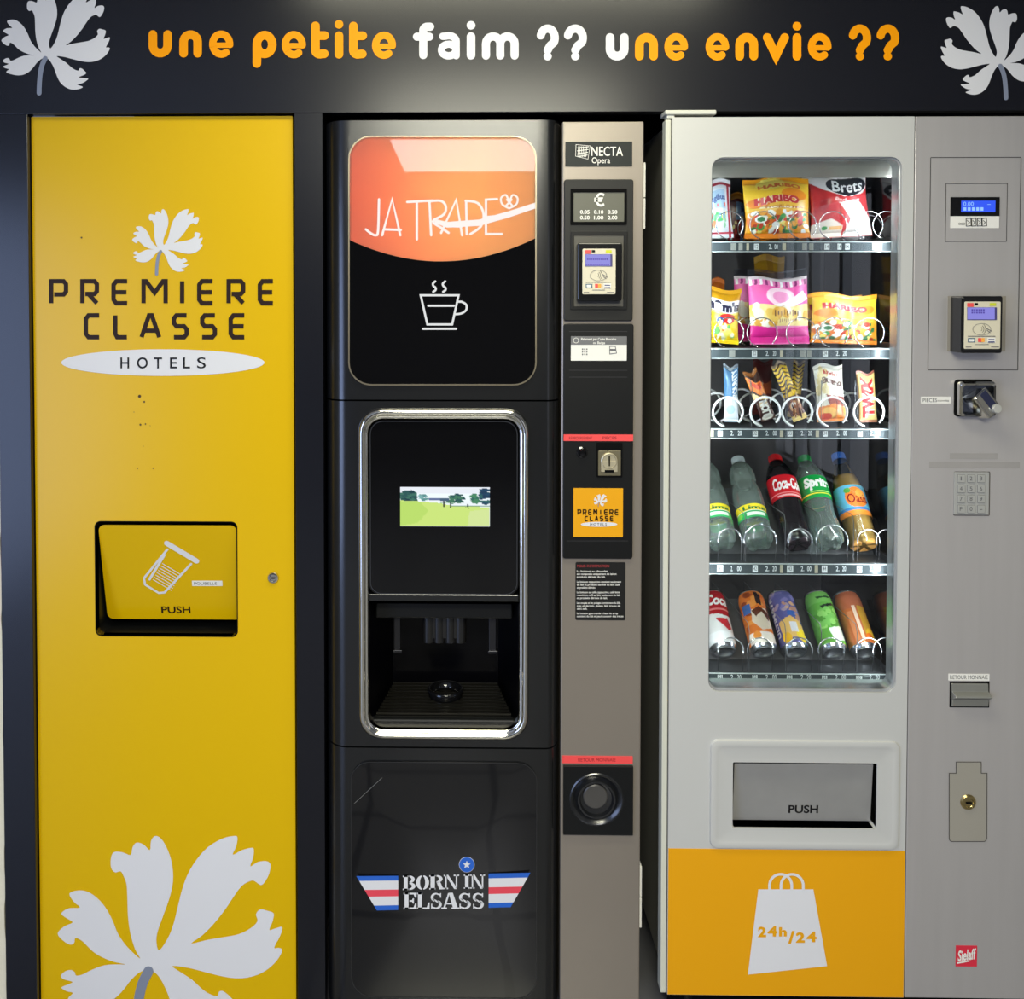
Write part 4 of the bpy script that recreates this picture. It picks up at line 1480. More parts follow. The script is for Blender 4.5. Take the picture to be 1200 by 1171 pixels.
# cabinet
xi0, xi1 = P(812, 600, .03).x, P(1056, 600, .03).x
YI = .46
zi0, zi1 = P(920, 812, .03).z, P(920, 176, .03).z
cb = MB()
cb.box(vx0 + .004, xi0, YV + TD + .002, .8, vz0, vz1 - .004)
MB_r = MB().box(xi1, xi1 + .02, YV + TD + .002, YI, zi0, zi1)
cb.box(xi1 + .02, vx1 - .004, YV + TD + .03, .8, vz0, vz1 - .004)
cb.box(xi0, xi1 + .02, YI, .8, zi0, zi1)
cb.box(xi0, xi1 + .02, YV + TD + .002, .8, zi1, vz1 - .004)
cb.box(xi0, xi1 + .02, YV + TD + .05, .8, vz0, zi0)
lab(cb.build('cabinet', mat('cabinet_grey', (150, 150, 144), .5), vm), 'grey steel body')
MB().box(xi0 + .0005, xi1 - .0005, YI - .004, YI - .0005, zi0, zi1).build('back_lining', M_LINER, vm)
MB_r.build('side_lining', M_LINER_R, vm)
for k, fx in enumerate((vx0 + .06, vx1 - .08)):
    MB().cylz(fx, .06, .022, 0, vz0).build('foot', M_BLACK, vm)
    MB().cylz(fx, .7, .022, 0, vz0).build('foot', M_BLACK, vm)
MB().box(vx0 + .02, vx1 - .02, .04, .06, .004, vz0).build('kick_plate', M_VOID, vm)
# lamps behind the door frame
for px_, e in ((822, 1), (1049, 2)):
    xx = P(px_, 500, .012).x
    MB().cylz(xx, .012, .006, zi0 + .03, zi1 - .03, 12).build('lamp_tube', emission('cold_lamp', (240, 246, 255), 5.0), vm)
    ar = area('cabinet_lamp_light', (xx + (.004 if e == 1 else -.004), .012, (zi0 + zi1) / 2), (0, R(-90 if e == 1 else 90), R(35 if e == 1 else -35)), 1.0, .012, 8, (.93, .97, 1.0))
tc = MB()
a, b = gx0 - .01, xi1
tc.add([(a, .004, P(900, 180, .0).z), (b, .004, P(900, 180, .0).z), (b, .02, P(900, 208.5, .02).z), (a, .02, P(900, 208.5, .02).z)], [(0, 1, 2, 3)])
tc.add([(a, .022, P(900, 180, .0).z), (b, .022, P(900, 180, .0).z), (b, .022, P(900, 208.5, .02).z), (a, .022, P(900, 208.5, .02).z)], [(0, 1, 2, 3)])
tc.build('top_cover', mat('grey_reflective_cover', (205, 202, 192), .12, metal=.7, var=.15, scale=9), vm)
a, b, c, d = rect(831, 801.5, 1046, 812.5, .01)
MB().box(a - .02, xi1, .006, .04, c - .004, d).build('window_sill', mat('grey_green_sill', (150, 160, 156), .25, metal=.4), vm, bevel=.004)

# ------------------------------------------------------------------ shelves
YS = .048
sx0, sx1 = P(816, 600, YS).x, P(1043, 600, YS).x
ROWS = [283.5, 408.5, 502.5, 660, 788.5]
ROWB = [294.5, 419.5, 513, 672, 799]
ZR = []
RINGX = [[855, 895, 940.5, 976, 1018.5, 1039], [854, 893, 939, 977, 1018.5], [853, 897, 934, 975, 1018], [855.5, 891, 937.5, 975, 1018, 1040], [856.5, 891, 937, 974, 1018, 1038]]
RINGY = [264, 390, 483, 634, 763]
RINGR = [[16] * 6, [17.5] * 5, [17.5] * 5, [14, 19, 14, 18.5, 13, 13], [15] * 6]
WIREZ = {}
WIRE = [.0011, .0011, .0025, .0015, .0014]
TAGS = [[(190, 30, 2), (230, 22, 2), (270, 14, 3), (320, 28, 0), (398, 22, 1), (430, 22, 1), (475, 20, 3), (590, 26, 2), (628, 24, 2), (716, 28, 0), (786, 22, 0), (830, 26, 0), (980, 20, 2), (1016, 20, 2)],
        [(182, 34, 2), (308, 28, 0), (380, 20, 1), (420, 20, 1), (460, 16, 3), (580, 34, 2), (616, 24, 2), (706, 28, 0), (776, 24, 1), (816, 26, 1)],
        [(70, 16, 3), (115, 28, 0), (182, 20, 1), (225, 24, 1), (312, 28, 0), (380, 20, 1), (422, 24, 1), (460, 18, 3), (508, 28, 0), (578, 22, 1), (620, 24, 1), (662, 18, 3), (706, 26, 0), (778, 20, 1), (818, 22, 1), (902, 28, 0), (968, 18, 1), (1008, 22, 1)],
        [(114, 34, 0), (180, 12, 1), (222, 26, 1), (312, 28, 0), (380, 24, 1), (420, 26, 1), (460, 16, 3), (508, 34, 0), (578, 22, 1), (616, 26, 1), (656, 18, 3), (702, 30, 0), (776, 22, 1), (812, 24, 1), (898, 28, 0), (964, 18, 1), (1004, 26, 1)],
        [(114, 28, 0), (184, 22, 1), (222, 26, 1), (310, 28, 0), (380, 20, 1), (420, 26, 1), (505, 30, 0), (578, 22, 1), (614, 26, 1), (702, 28, 0), (772, 22, 1), (810, 26, 1), (896, 34, 0), (964, 22, 1), (1000, 28, 1)]]
ALPHA = [0, 0, 0, 44, 40]
for r in range(5):
    zt_ = P(930, ROWS[r], YS).z
    zb_ = P(930, ROWB[r], YS).z
    ZR.append(zt_)
    tr = MB()
    depth = .40
    tr.box(sx0, sx1, YS, YS + depth, zt_ - .0024, zt_)
    tr.box(sx0, sx1, YS, YS + .003, zb_, zt_ + .0015)
    tr.box(sx1 - .0015, sx1, YS, YS + depth, zt_, zt_ + .012)
    tray = tr.build('shelf', M_TRAY, vm)
    MB().box(sx0, sx1, YS - .0035, YS - .0003, zb_ - .0008, zt_ - .0004).build('price_strip', M_STRIPP, tray)
    rim_ = MB().box(sx0, sx1, YS - .0052, YS - .0036, zt_ - .0016, zt_ + .0004).box(sx0, sx1, YS - .0052, YS - .0036, zb_ - .0016, zb_ - .0002)
    rim_.build('strip_rim', mat('clear_rim', (190, 198, 198), .2), tray)
    for (tx, tw, kind) in TAGS[r]:
        u0, u1 = P(820 + (tx - tw / 2) / 4.8, ROWS[r] + 6, YS - .004).x, P(820 + (tx + tw / 2) / 4.8, ROWS[r] + 6, YS - .004).x
        tg = MB()
        if kind == 0:
            tg.box(u0, u1, YS - .0046, YS - .0034, zb_ + .003, zt_ - .004)
            o = tg.build('number_tag', M_TAG, tray)
            t = MB()
            cxp = 820 + tx / 4.8
            text_px(t, '%d%d' % (r + 1, 1 + min(int((tx - 60) / 195), 5)), cxp - 1.9, cxp + 1.9, ROWB[r] - 3.2, 4.6, YS - .005, bold=.01)
            t.build('tag_number', M_GREYINK, tray)
        elif kind == 1:
            t = MB()
            first = [q for q in TAGS[r] if q[2] == 1].index((tx, tw, kind)) % 2 == 0
            cxp = 820 + tx / 4.8
            text_px(t, '2.' if first else ('20' if (r + int(tx / 200)) % 2 else '00'), cxp - tw / 11, cxp + tw / 11, ROWB[r] - 2.6, 5.6, YS - .0042, bold=.01)
            t.build('price_lettering', M_TAG, tray)
        else:
            tg.box(u0, u1, YS - .0044, YS - .0034, zb_ + .002, zt_ - .003)
            tg.build('blank_tag', M_TAG2 if kind == 2 else mat('beige_clip', (176, 170, 148), .5), tray)
    if ALPHA[r]:
        # inclined rest that the bottles or cans lie against
        al = R(ALPHA[r])
        ln = .17 if r == 3 else .15
        y0_, z0_ = YS + .067, zt_ + .001
        wedge = MB()
        pr = [(y0_, z0_), (y0_ + ln * math.cos(al), z0_ + ln * math.sin(al)), (y0_ + ln * math.cos(al) + .003, z0_ + ln * math.sin(al) - .002), (y0_ + .006, z0_)]
        wedge.loops([[(sx0 + .002, y, z) for y, z in pr], [(sx1 - .003, y, z) for y, z in pr]], True, True)
        wedge.build('inclined_rest', mat('dark_rest', (92, 92, 96), .3, metal=.3), tray)
    for rx, rq in zip(RINGX[r], RINGR[r]):
        c0 = P(rx, RINGY[r], YS + .004)
        rad = rq * PIX * 1.02
        WIREZ[r] = c0.z - rad + WIRE[r] + .0024
        turns = (3, 3, 2)[r] if r < 3 else 1
        pitch = .085
        pts = []
        if r < 3:
            N = 50
            for k in range(turns * N + N // 2):
                ph = 2 * math.pi * k / N
                frac = (ph % (2 * math.pi)) / (2 * math.pi)
                adv = min(max((frac - .835) / .08, 0), 1)
                yy = c0.y + (int(k // N) + adv) * pitch
                ang = -math.pi * .25 + ph
                if yy < YI - .03:
                    pts.append((c0.x + rad * math.cos(ang), yy, c0.z + rad * math.sin(ang)))
        else:
            pts = [(c0.x + rad * math.cos(R(t_)), c0.y + .003 * math.sin(R(t_)), c0.z + rad * math.sin(R(t_))) for t_ in range(-14, 196, 8)]
            legs = MB().tube([pts[0], (pts[0][0], pts[0][1] + .004, zt_)], .0007, 6).tube([pts[-1], (pts[-1][0], pts[-1][1] + .004, zt_)], .0007, 6)
            legs.build('spiral_legs', mat('dark_wire', (60, 60, 64), .4, metal=.6), tray)
        sp = MB().tube(pts, WIRE[r], 6)
        sp.build('spiral', M_WIREW if r == 2 else M_WIRE, tray, smooth=True)
    if r >= 2:
        for lx in ((875, 915.5, 957, 996), (868, 913.5, 955, 992), (872, 914, 955, 996))[r - 2]:
            xx = P(lx, ROWS[r], YS + .04).x
            far = .016 if r == 2 else .3
            dv = MB().tube([(xx, YS + .006, zt_), (xx, YS + .006, zt_ + .085), (xx, YS + .012, zt_ + .096), (xx, YS + .015, zt_ + .1), (xx, YS + far, zt_ + .1), (xx, YS + far, zt_)], .0008, 6)
            dv.build('lane_divider', mat('dull_wire', (110, 112, 116), .35, metal=.8), tray)

# ------------------------------------------------------------------ door fittings
lip = MB()
Lq = lambda x0, y0, x1, y1, r_, y: [(p[0], y, p[1]) for p in rpx(x0, y0, x1, y1, r_, YV)]
lip.loops([Lq(831.5, 867, 1053, 994.5, 9, YV + .0005), Lq(832.5, 868, 1052, 993.5, 9, YV - .005), Lq(836, 871, 1049, 990.5, 8, YV - .0062), Lq(840, 875.5, 1045.5, 986.5, 7, YV - .0048),
           Lq(842, 877, 1043.5, 985, 6, YV - .0042), Lq(858, 893, 1026.5, 970, 1.5, YV - .004), Lq(858, 893, 1026.5, 970, 1.5, YV + .03)])
lip.build('delivery_frame', M_SILVER, vm, smooth='auto')
MB().box(dx0 - .003, dx1 + .003, YV + .045, YV + .05, dz0 - .003, dz1 + .003).build('delivery_void', M_VOID, vm)
fx0, fx1, fz0, fz1 = rect(859, 894, 1024, 965.5, YV + .012)
fm = MB().box(fx0 + .001, fx1 - .004, -.001, .001, fz0 + .003, fz1)
Mv = Matrix.Translation((0, YV + .008, fz1)) @ Matrix.Rotation(R(5), 4, 'X') @ Matrix.Translation((0, 0, -fz1))
dflap = lab(fm.xform(Mv).build('delivery_flap', M_STEEL2, vm, bevel=.0006), 'grey steel delivery flap')
t = MB()
text_px(t, 'PUSH', 924.6, 959.4, 954, 9.4, YV + .012, bold=.022)
t.v = [tuple(Mv @ Vector((x, -.0018, z))) for x, y, z in t.v]
t.build('push_lettering', M_INK, dflap)
yy = YV - .0005
a, b, c, d = rect(785.5, 996, 1062, 1167.2, yy)
ys = MB().box(vx0 + .0006, vxm - .0016, yy, YV + .0003, vz0 + .0006, d).build('yellow_sticker', M_ORANGE, vm)
G = lambda pts, y: [PX(740 + x / 2.609, 840 + y_ / 2.609, y) for x, y_ in pts]
bg = MB()
bg.flat(G([(388, 528), (556, 528), (598, 763), (356, 789)], yy - .0005), yy - .0005)
for cx_ in (456, 491):
    bg.stroke(G([(cx_ - 34, 530)] + arc(cx_, 516, 34, 34, 180, 360, 18) + [(cx_ + 34, 530)], yy - .0005), 8 / 2.609 * PIX, yy - .0005, cap=False)
bo = lab(bg.build('bag_pictogram', M_WHITE, ys), 'white shopping bag')
t = MB()
for ch, x0, x1, bs, cp in (('2', 387, 412, 673, 30), ('4', 416, 446, 671, 30), ('h', 451, 475, 671, 27), ('/', 479, 499, 692, 36), ('2', 503, 530, 690, 30), ('4', 535, 566, 688, 30)):
    text_px(t, ch, 740 + x0 / 2.609, 740 + x1 / 2.609, 840 + bs / 2.609, cp / 2.609, yy - .001, bold=.045)
t.build('bag_lettering', M_ORANGE, bo)

# steel control panel
spn = MB().box(vxm + .001, vx1, YV, YV + TD + .02, vz0, vz1).build('control_panel', M_STEEL, vm, bevel=.0012)
yy = YV - .0004
M_SEAM = mat('dark_seam', (58, 56, 54), .6)
t = MB()
t.stroke(rpx(1089, 184.5, 1194.5, 433.5, .6, yy), .0014, yy, closed=True)
t.stroke(rpx(1108, 215, 1180, 283, .4, yy), .0011, yy, closed=True)
t.build('panel_seam', M_SEAM, spn)
dsp = plate('display', 1114, 231, 1171.5, 253.3, .4, YV, .0015, M_GLOSS, vm)
y = YV - .002
lcd = MB().prism(rpx(1126.5, 235.3, 1166.5, 248.6, .3, y), y, YV)
lcdo = lab(lcd.build('display_screen', M_LCDB, dsp), 'glowing blue screen')
t = MB()
text_px(t, '0.00', 1129, 1141, 241.3, 4.6, y - .0005)
text_px(t, '-', 1157, 1161, 241, 4, y - .0005)
for k in range(5):
    t.flat([PX(1129 + k * 5, 243, y - .0005), PX(1132.4 + k * 5, 243, y - .0005), PX(1132.4 + k * 5, 247, y - .0005), PX(1129 + k * 5, 247, y - .0005)], y - .0005)
t.build('screen_text', M_LCDT, dsp)
wl_ = plate('coin_label', 1114, 253.3, 1171, 267.5, .4, YV, .0012, M_PAPER, vm)
t = MB()
y = YV - .0017
for k in range(3):
    t.stroke([PX(1124.5 + k * 2.6 + 1.2 * math.cos(R(q_)), 262.3 + 1.2 * math.sin(R(q_)), y) for q_ in range(0, 360, 45)], .0006, y, closed=True)
for x0_, x1_ in ((1132, 1137.5), (1138.5, 1143.5), (1145, 1150), (1151, 1156)):
    t.stroke([PX(x0_, 256.2, y), PX(x1_, 255.6, y), PX(x1_ + .4, 264.6, y), PX(x0_ + .2, 265, y)], .0012, y, closed=True)
    t.stroke([PX(x0_ + 1.2, 258.5, y), PX(x1_ - 1.2, 260.5, y), PX(x0_ + 1.4, 263, y)], .001, y)
t.build('coin_icons', M_INK, wl_)
bp = plate('reader_backplate', 1110.5, 347, 1178.5, 412, .5, YV, .0012, mat('shaded_steel_plate', (158, 152, 142), .4, metal=.3), vm)  # backing plate, with the reader's grey shadow put into its colour
card_reader(1127, 347, 1175, 414, 1130, 353.5, 1175.5 - 3.0, 409, YV, .044, vm, ((.2, .16, .58, .2), (.2, .215, .58, .25)))
# coin slot
a, b, c, d = rect(1119.5, 446.5, 1161, 486.5, YV)
cs = MB().ring(rr(a - .003, b + .003, c - .003, d + .003, .008), rr(a + .004, b - .004, c + .004, d - .004, .006), YV - .002, YV + .0004)
csf = cs.build('coin_slot_rim', M_VOID, vm, bevel=.0008)
hs = MB()
hood = lambda s0, y, dz=0, dx=0: [(p[0] + dx, y, p[1] + dz) for p in rr(a + s0, b - s0, c + s0, d - s0, .006)]
hs.loops([hood(0, YV), hood(0, YV - .016), hood(.0015, YV - .019, -.002, .001), hood(.005, YV - .018, -.002, .001), hood(.008, YV - .001)])
csl = hs.build('coin_slot', M_CHROME, vm, smooth='auto')
MB().box(a + .004, b - .004, YV - .004, YV - .0006, c + .004, d - .004).build('slot_recess', mat('blue_grey_recess', (92, 98, 116), .2, metal=.9), csl)
Mk = Matrix.Translation(((a + b) / 2 + .009, YV - .014, (c + d) / 2 - .009)) @ Matrix.Rotation(R(-38), 4, 'Y') @ Matrix.Rotation(R(12), 4, 'Z')
kb = MB().box(-.018, .018, -.02, .012, -.026, .026).xform(Mk)
kbo = kb.build('coin_chute', M_CHROME, csl, bevel=.004)
kb = MB().box(-.004, .012, -.0215, .0, -.022, .0235).xform(Mk)
kb.build('chute_channel', mat('navy_plastic', (40, 44, 70), .25), csl, bevel=.001)
kb = MB().cyl(.004, -.017, .009, -.027, -.017).xform(Mk)
kb.build('return_lever', mat('pale_lever', (205, 205, 200), .35, metal=.4), csl, bevel=.001)
pl_ = plate('coin_sticker', 1079.3, 465, 1114.3, 473, .2, YV, .0006, M_PAPER, vm)
t = MB()
text_px(t, 'PIECES', 1081.5, 1098, 471.2, 4.2, YV - .0011)
text_px(t, 'monnaies', 1098.6, 1112, 470.6, 2.4, YV - .0011)
t.build('sticker_lettering', M_GREYINK, pl_)
t = MB()
for x0_, x1_, y0_, y1_ in ((1113, 1169, 531.3, 538), (1089, 1195, 541.3, 548.6)):
    aa, bb, c_, d_ = rect(x0_, y0_, x1_, y1_, YV)
    t.flat([(aa, c_), (bb, c_), (bb, d_), (aa, d_)], YV - .0004)
t.build('tape_residue', mat('dull_residue', (170, 166, 164), .5, metal=.3, var=.08, scale=30), spn)
kp = plate('keypad', 1118.3, 553.5, 1159, 603.5, .8, YV, .0025, mat('keypad_steel', (178, 178, 175), .4, metal=.3), vm, bevel=.0006)
t = MB()
t.stroke(rpx(1117.8, 553, 1159.4, 604, 1, YV), .0012, YV - .0006, closed=True)
t.build('keypad_outline', M_SEAM, kp)
for j in range(4):
    for i in range(3):
        kx, ky = 1126.3 + i * 11.7, 561 + j * 11.9
        q_ = YV - .0025
        kk = MB().prism(rpx(kx - 4.2, ky - 4.4, kx + 4.2, ky + 4.4, .6, q_), q_ - .002, q_ + .0004).build('key', mat('key_grey', (186, 186, 182), .4, metal=.4), kp, bevel=.0006)
        t = MB()
        kw = .6 if j * 3 + i == 0 else 1.5
        text_px(t, '123456789P0-'[j * 3 + i], kx - kw, kx + kw, ky + 2.2, 4.6 if j * 3 + i < 11 else 5, q_ - .0024)
        t.stroke(rpx(kx - 4.3, ky - 4.5, kx + 4.3, ky + 4.5, .6, q_), .0007, q_ - .0003, closed=True)
        t.build('key_number', M_GREYINK, kp)
# coin return
cl_ = plate('return_sticker', 1111.5, 790, 1159.5, 797.8, .2, YV, .0006, M_PAPER, vm)
t = MB()
text_px(t, 'RETOUR MONNAIE', 1113.4, 1157.6, 796, 4.4, YV - .0011)
t.build('sticker_lettering', M_GREYINK, cl_)
a, b, c, d = rect(1113.3, 799.5, 1158.5, 828.5, YV)
cr_ = MB().ring(rr(a - .001, b + .001, c - .001, d + .001, .0005), rr(a + .002, b - .002, c + .002, d - .002, .0005), YV - .001, YV + .0003).build('coin_return_edge', M_VOID, vm)
pf = [(YV - .001, d - .002), (YV - .003, d - .003), (YV - .004, d - .018), (YV - .018, d - .022), (YV - .019, d - .025), (YV - .006, c + .017), (YV - .004, c + .002), (YV - .001, c + .002)]
cbk = MB().loops([[(a + .002, y_, z_) for y_, z_ in pf], [(b - .002, y_, z_) for y_, z_ in pf]], True, True)
lab(cbk.build('coin_return', mat('worn_steel', (156, 156, 150), .3, metal=.5, var=.1, scale=20), vm, bevel=.001), 'steel coin return flap')
# lock cover
lk = [PX(x, y_, YV) for x, y_ in [(1112, 906), (1120.2, 906), (1120.2, 892.8), (1149.5, 892.8), (1149.5, 906), (1156.3, 906)]] 
L0 = lk + [PX(*p, YV) for p in [(1156, 983)] + arc(1152.5, 982.5, 3, 3.5, 20, 90, 5) + arc(1115.5, 982.5, 3.5, 3.5, 90, 180, 5)]
lko = MB().prism(L0, YV - .0009, YV + .0003).build('lock_cover', mat('lock_plate_steel', (170, 165, 154), .42, metal=.3), vm)
t = MB()
t.stroke(L0, .0013, YV - .0013, closed=True)
t.build('cover_outline', M_SEAM, lko)
lk2 = lock(1134.3, 940, 9, YV - .0005, vm, mm=M_BRASS)
lab(lk2, 'round brass lock')
rdk = plate('red_sticker', 1120, 1108.5, 1145, 1133, .3, YV, .0006, mat('crimson_sticker', (214, 44, 66), .5), vm)
t = MB()
y = YV - .0011
R4_ = lambda pts: [PX(1105 + x / 21.8, 1095 + y_ / 21.8, y) for x, y_ in pts]
t.stroke(R4_([(360, 740), (480, 720), (680, 680)]), .0030, y, cap=False)
text_px(t, 'Sielaff', 1122.5, 1143.8, 1126.6, 12, y - .0004, bold=.03, shear=.12, slope=-.14)
t.build('sticker_lettering', M_PAPER, rdk)

# ================================================================== GOODS ON THE SHELVES
OR, YE_, RD, GN, WH, BK, PK = (246, 128, 20), (250, 206, 40), (214, 36, 40), (60, 150, 70), (244, 244, 240), (30, 24, 26), (232, 64, 150)
CANDY = [(236, 60, 50), (250, 230, 120), (70, 160, 80), (245, 245, 240), (250, 170, 60), (60, 120, 70), (250, 250, 250), (190, 60, 40)]


def place_bag(o, x0, x1, row, Y, lean=-6, roll=0.0, yaw=0.0):
    x = (P(x0, ROWS[row] - 40, Y).x + P(x1, ROWS[row] - 40, Y).x) / 2
    return put(o, x, Y, WIREZ[row] + abs(math.sin(R(roll))) * (x1 - x0) * PIX * .54, lean, roll, yaw)


def dims(x0, y0, x1, row, Y):
    w = P(x1, y0, Y).x - P(x0, y0, Y).x
    return w, P((x0 + x1) / 2, y0, Y).z - WIREZ[row]


def another(o, label, x0, x1, row, Y, **kw):
    c = copy_tree(o)
    c['label'] = label
    place_bag(c, x0, x1, row, Y, **kw)
    return c


SW = 'sweet bags in the snack machine'
# --- top shelf
im = Img((226, 234, 244)).rect(0, 0, 1, .07, (238, 240, 246)).rect(0, .07, 1, .12, (196, 30, 60)).rect(.86, .08, .93, 1, (186, 30, 60))
im.rect(.1, .2, .8, .5, (176, 206, 236)).text('Dragibus', .1, .28, .8, .42, (70, 90, 150)).ell(.45, .66, .3, .08, (96, 190, 120)).ell(.3, .78, .2, .07, (240, 150, 110))
im.blobs(.1, .45, .8, .95, [(120, 170, 220), (150, 210, 170), (240, 120, 120), (250, 230, 150)], 26, .04, 3).rect(0, .9, 1, .94, (210, 40, 70))
w, h = dims(819, 211, 857, 0, .1)
b1 = bag('sweet_bag', 'pale blue sweet bag with red edging, front one at the left end of top shelf', 'sweet bag', SW, im, w, h, .03, 1)
place_bag(b1, 822, 859, 0, .095, roll=-2)
another(b1, 'pale blue sweet bag behind the front red-edged one, left end of top shelf', 822, 857, 0, .165, roll=-2)
im = Img((120, 26, 34)).rect(.1, .0, 1, .14, (246, 160, 40)).rect(.3, .2, 1, .55, (126, 160, 214)).rect(.5, .55, 1, 1, (100, 120, 170)).text('Mix', .5, .28, .95, .42, (40, 60, 120)).blobs(.1, .5, .9, .9, [(210, 60, 60), (240, 210, 120)], 18, .05, 9)
w, h = dims(858, 226, 886, 0, .18)
b2 = bag('sweet_bag', 'dark red and blue sweet bag between the pale bag and gold bag, top shelf', 'sweet bag', SW, im, w, h, .014, 2)
place_bag(b2, 855, 880, 0, .2, lean=-1)


def gold(seed, top=True):
    im = Img((250, 176, 40))
    im.rect(0, 0, 1, .12, (250, 170, 30)).rect(0, .1, 1, .34, (252, 206, 60)).rect(0, .34, 1, .56, (248, 196, 70))
    im.ell(.4, .12, .22, .1, (253, 232, 110)).ell(.75, .3, .2, .1, (250, 150, 40)).ell(.2, .42, .18, .08, (246, 140, 40))
    if top:
        im.text('HARIBO', .2, .13, .86, .2, (226, 110, 40), bold=.05)
    tv = .33 if top else .22
    im.text('HARIBO', .14, tv, .82, tv + .13, (206, 44, 60), bold=.06, outline=(255, 236, 214))
    im.rect(.2, .5, .8, .53, (255, 240, 200)).text('WORLD MIX', .26, .49, .9, .535, (200, 110, 60))
    im.ell(.26, .73, .26, .17, (234, 120, 40)).ell(.74, .74, .24, .16, (250, 160, 40)).blobs(.05, .58, .95, .92, CANDY, 90, .05, seed)
    im.ell(.22, .7, .09, .06, (250, 250, 248)).ell(.22, .7, .06, .04, (60, 130, 80)).rect(0, .92, 1, 1, (246, 140, 30))
    return im


w, h = dims(875, 208, 953, 0, .1)
b3 = bag('sweet_bag', 'gold gummy sweet bag with red lettering in the middle of the top shelf', 'sweet bag', SW, gold(5), w, h, .042, 3)
place_bag(b3, 873, 950, 0, .1, lean=-5, roll=-1)
another(b3, 'gold gummy sweet bag half hidden behind the front gold bag, top shelf', 876, 941, 0, .165, roll=0, lean=-1)
im = Img((206, 50, 56)).poly([(0, 0), (1, 0), (1, .26), (.9, .36), (.5, .38), (.2, .3), (0, .14)], (236, 232, 232)).poly([(.42, .48), (.78, .44), (.9, .6), (1, .75), (1, 1), (.5, 1), (.62, .75)], (238, 230, 226))
im.poly([(0, .8), (.3, .72), (.5, .84), (.5, 1), (0, 1)], (240, 226, 216)).ell(.62, .22, .36, .15, (24, 28, 40)).text('Brets', .35, .13, .9, .32, (246, 246, 246), bold=.012, shear=.15)
im.text('Barbecue', .36, .41, .82, .47, (250, 200, 200), shear=.2).ell(.2, .86, .045, .03, (60, 160, 80)).rect(.28, .84, .48, .89, (250, 190, 120)).ell(.25, .56, .14, .1, (190, 36, 44), .4)
w, h = dims(948, 203, 1019, 0, .1)
b4 = bag('crisp_packet', 'red and white crisp packet with black oval badge on the top shelf, front one', 'crisp packet', 'crisp packets in the snack machine', im, w, h, .05, 4)
place_bag(b4, 954, 1019, 0, .1, lean=-7, roll=-3)
another(b4, 'red and white crisp packet behind the front crisp packet, top shelf', 943, 1005, 0, .192, roll=0, lean=-1)
im = Img((150, 60, 30)).rect(0, 0, 1, .3, (206, 120, 40)).blobs(0, .2, 1, 1, [(190, 80, 40), (90, 40, 30), (230, 150, 70)], 30, .08, 4)
w, h = dims(948, 226, 960, 0, .16)
b5 = bag('sweet_bag', 'brown and orange sweet packet peeking out between gold bag and crisp packet, top shelf', 'sweet bag', SW, im, w, h, .025, 5)
place_bag(b5, 949, 962, 0, .152, roll=0)
# --- second shelf
im = Img((252, 214, 24)).rect(0, 0, 1, .24, (206, 150, 24)).rect(0, .22, 1, .44, (236, 236, 244)).text("m&m's", .1, .235, .98, .43, (28, 26, 60), bold=.07)
im.rect(0, .44, 1, .48, (250, 230, 120)).ell(.68, .55, .2, .11, (206, 40, 36)).ell(.5, .6, .09, .06, (40, 80, 170)).ell(.74, .6, .06, .04, WH).ell(.6, .78, .2, .1, (250, 240, 160)).blobs(.3, .62, .95, .9, [(250, 240, 120), (120, 190, 110), (250, 150, 40), (250, 250, 230)], 22, .05, 6)
w, h = dims(818, 339, 869, 1, .1)
b6 = bag('sweet_bag', 'bright yellow sweet bag with dark lettering, left end of the second shelf', 'sweet bag', SW, im, w, h, .04, 6)
place_bag(b6, 815, 864, 1, .1, lean=-6, roll=5)
im = Img((226, 130, 36)).rect(0, 0, 1, .2, (190, 96, 26)).blobs(0, .3, 1, 1, CANDY, 20, .08, 3)
w, h = dims(822, 326, 846, 1, .18)
b7 = bag('sweet_bag', 'orange brown bag behind the bright yellow bag, left end of the second shelf', 'sweet bag', SW, im, w, h, .03, 7)
place_bag(b7, 826, 852, 1, .18)
im = Img((240, 130, 190)).rect(0, 0, 1, .14, (226, 214, 220))
for k in range(12):
    im.poly([(k / 12 + .02, .14), (k / 12 + .06, .14), (k / 12 + .05, .24), (k / 12 + .01, .22)], (140, 40, 110) if k % 2 else (250, 250, 250))
im.rect(0, .22, 1, .5, (238, 90, 170)).ell(.5, .36, .24, .13, (252, 214, 232)).ell(.5, .36, .14, .08, (240, 150, 200)).poly([(.3, .5), (.9, .3), (1, .42), (.4, .56)], (252, 240, 246))
im.rect(0, .48, 1, .76, (246, 222, 150)).blobs(0, .5, 1, .74, [(226, 170, 70), (250, 246, 230), (238, 196, 96)], 20, .08, 8)
for k in range(9):
    im.rect(.38 + k * .05, .54 + (k % 3) * .015, .4 + k * .05, .63 - (k % 2) * .02, (96, 56, 46)).rect(.46 + k * .036, .67, .475 + k * .036, .715 - (k % 3) * .012, (130, 70, 90))
im.poly([(0, .74), (.5, .8), (1, .76), (1, 1), (0, 1)], (230, 40, 150)).ell(.8, .86, .2, .07, (238, 80, 170))
w, h = dims(880, 317, 951, 1, .1)
b8 = bag('sweet_bag', 'pink and yellow sweet bag with clear top seal, second shelf, front one', 'sweet bag', SW, im, w, h, .045, 8, film_top=True, seal=.1)
place_bag(b8, 879, 949, 1, .1, lean=-5, roll=-1)
another(b8, 'pink and yellow sweet bag behind the front pink bag, second shelf', 861, 925, 1, .176, roll=2)
w, h = dims(955, 346, 1034, 1, .1)
b9 = bag('sweet_bag', 'gold gummy sweet bag on the right of the second shelf, front one', 'sweet bag', SW, gold(12, False), w, h, .04, 9)
place_bag(b9, 953, 1025, 1, .1, lean=-5, roll=2)
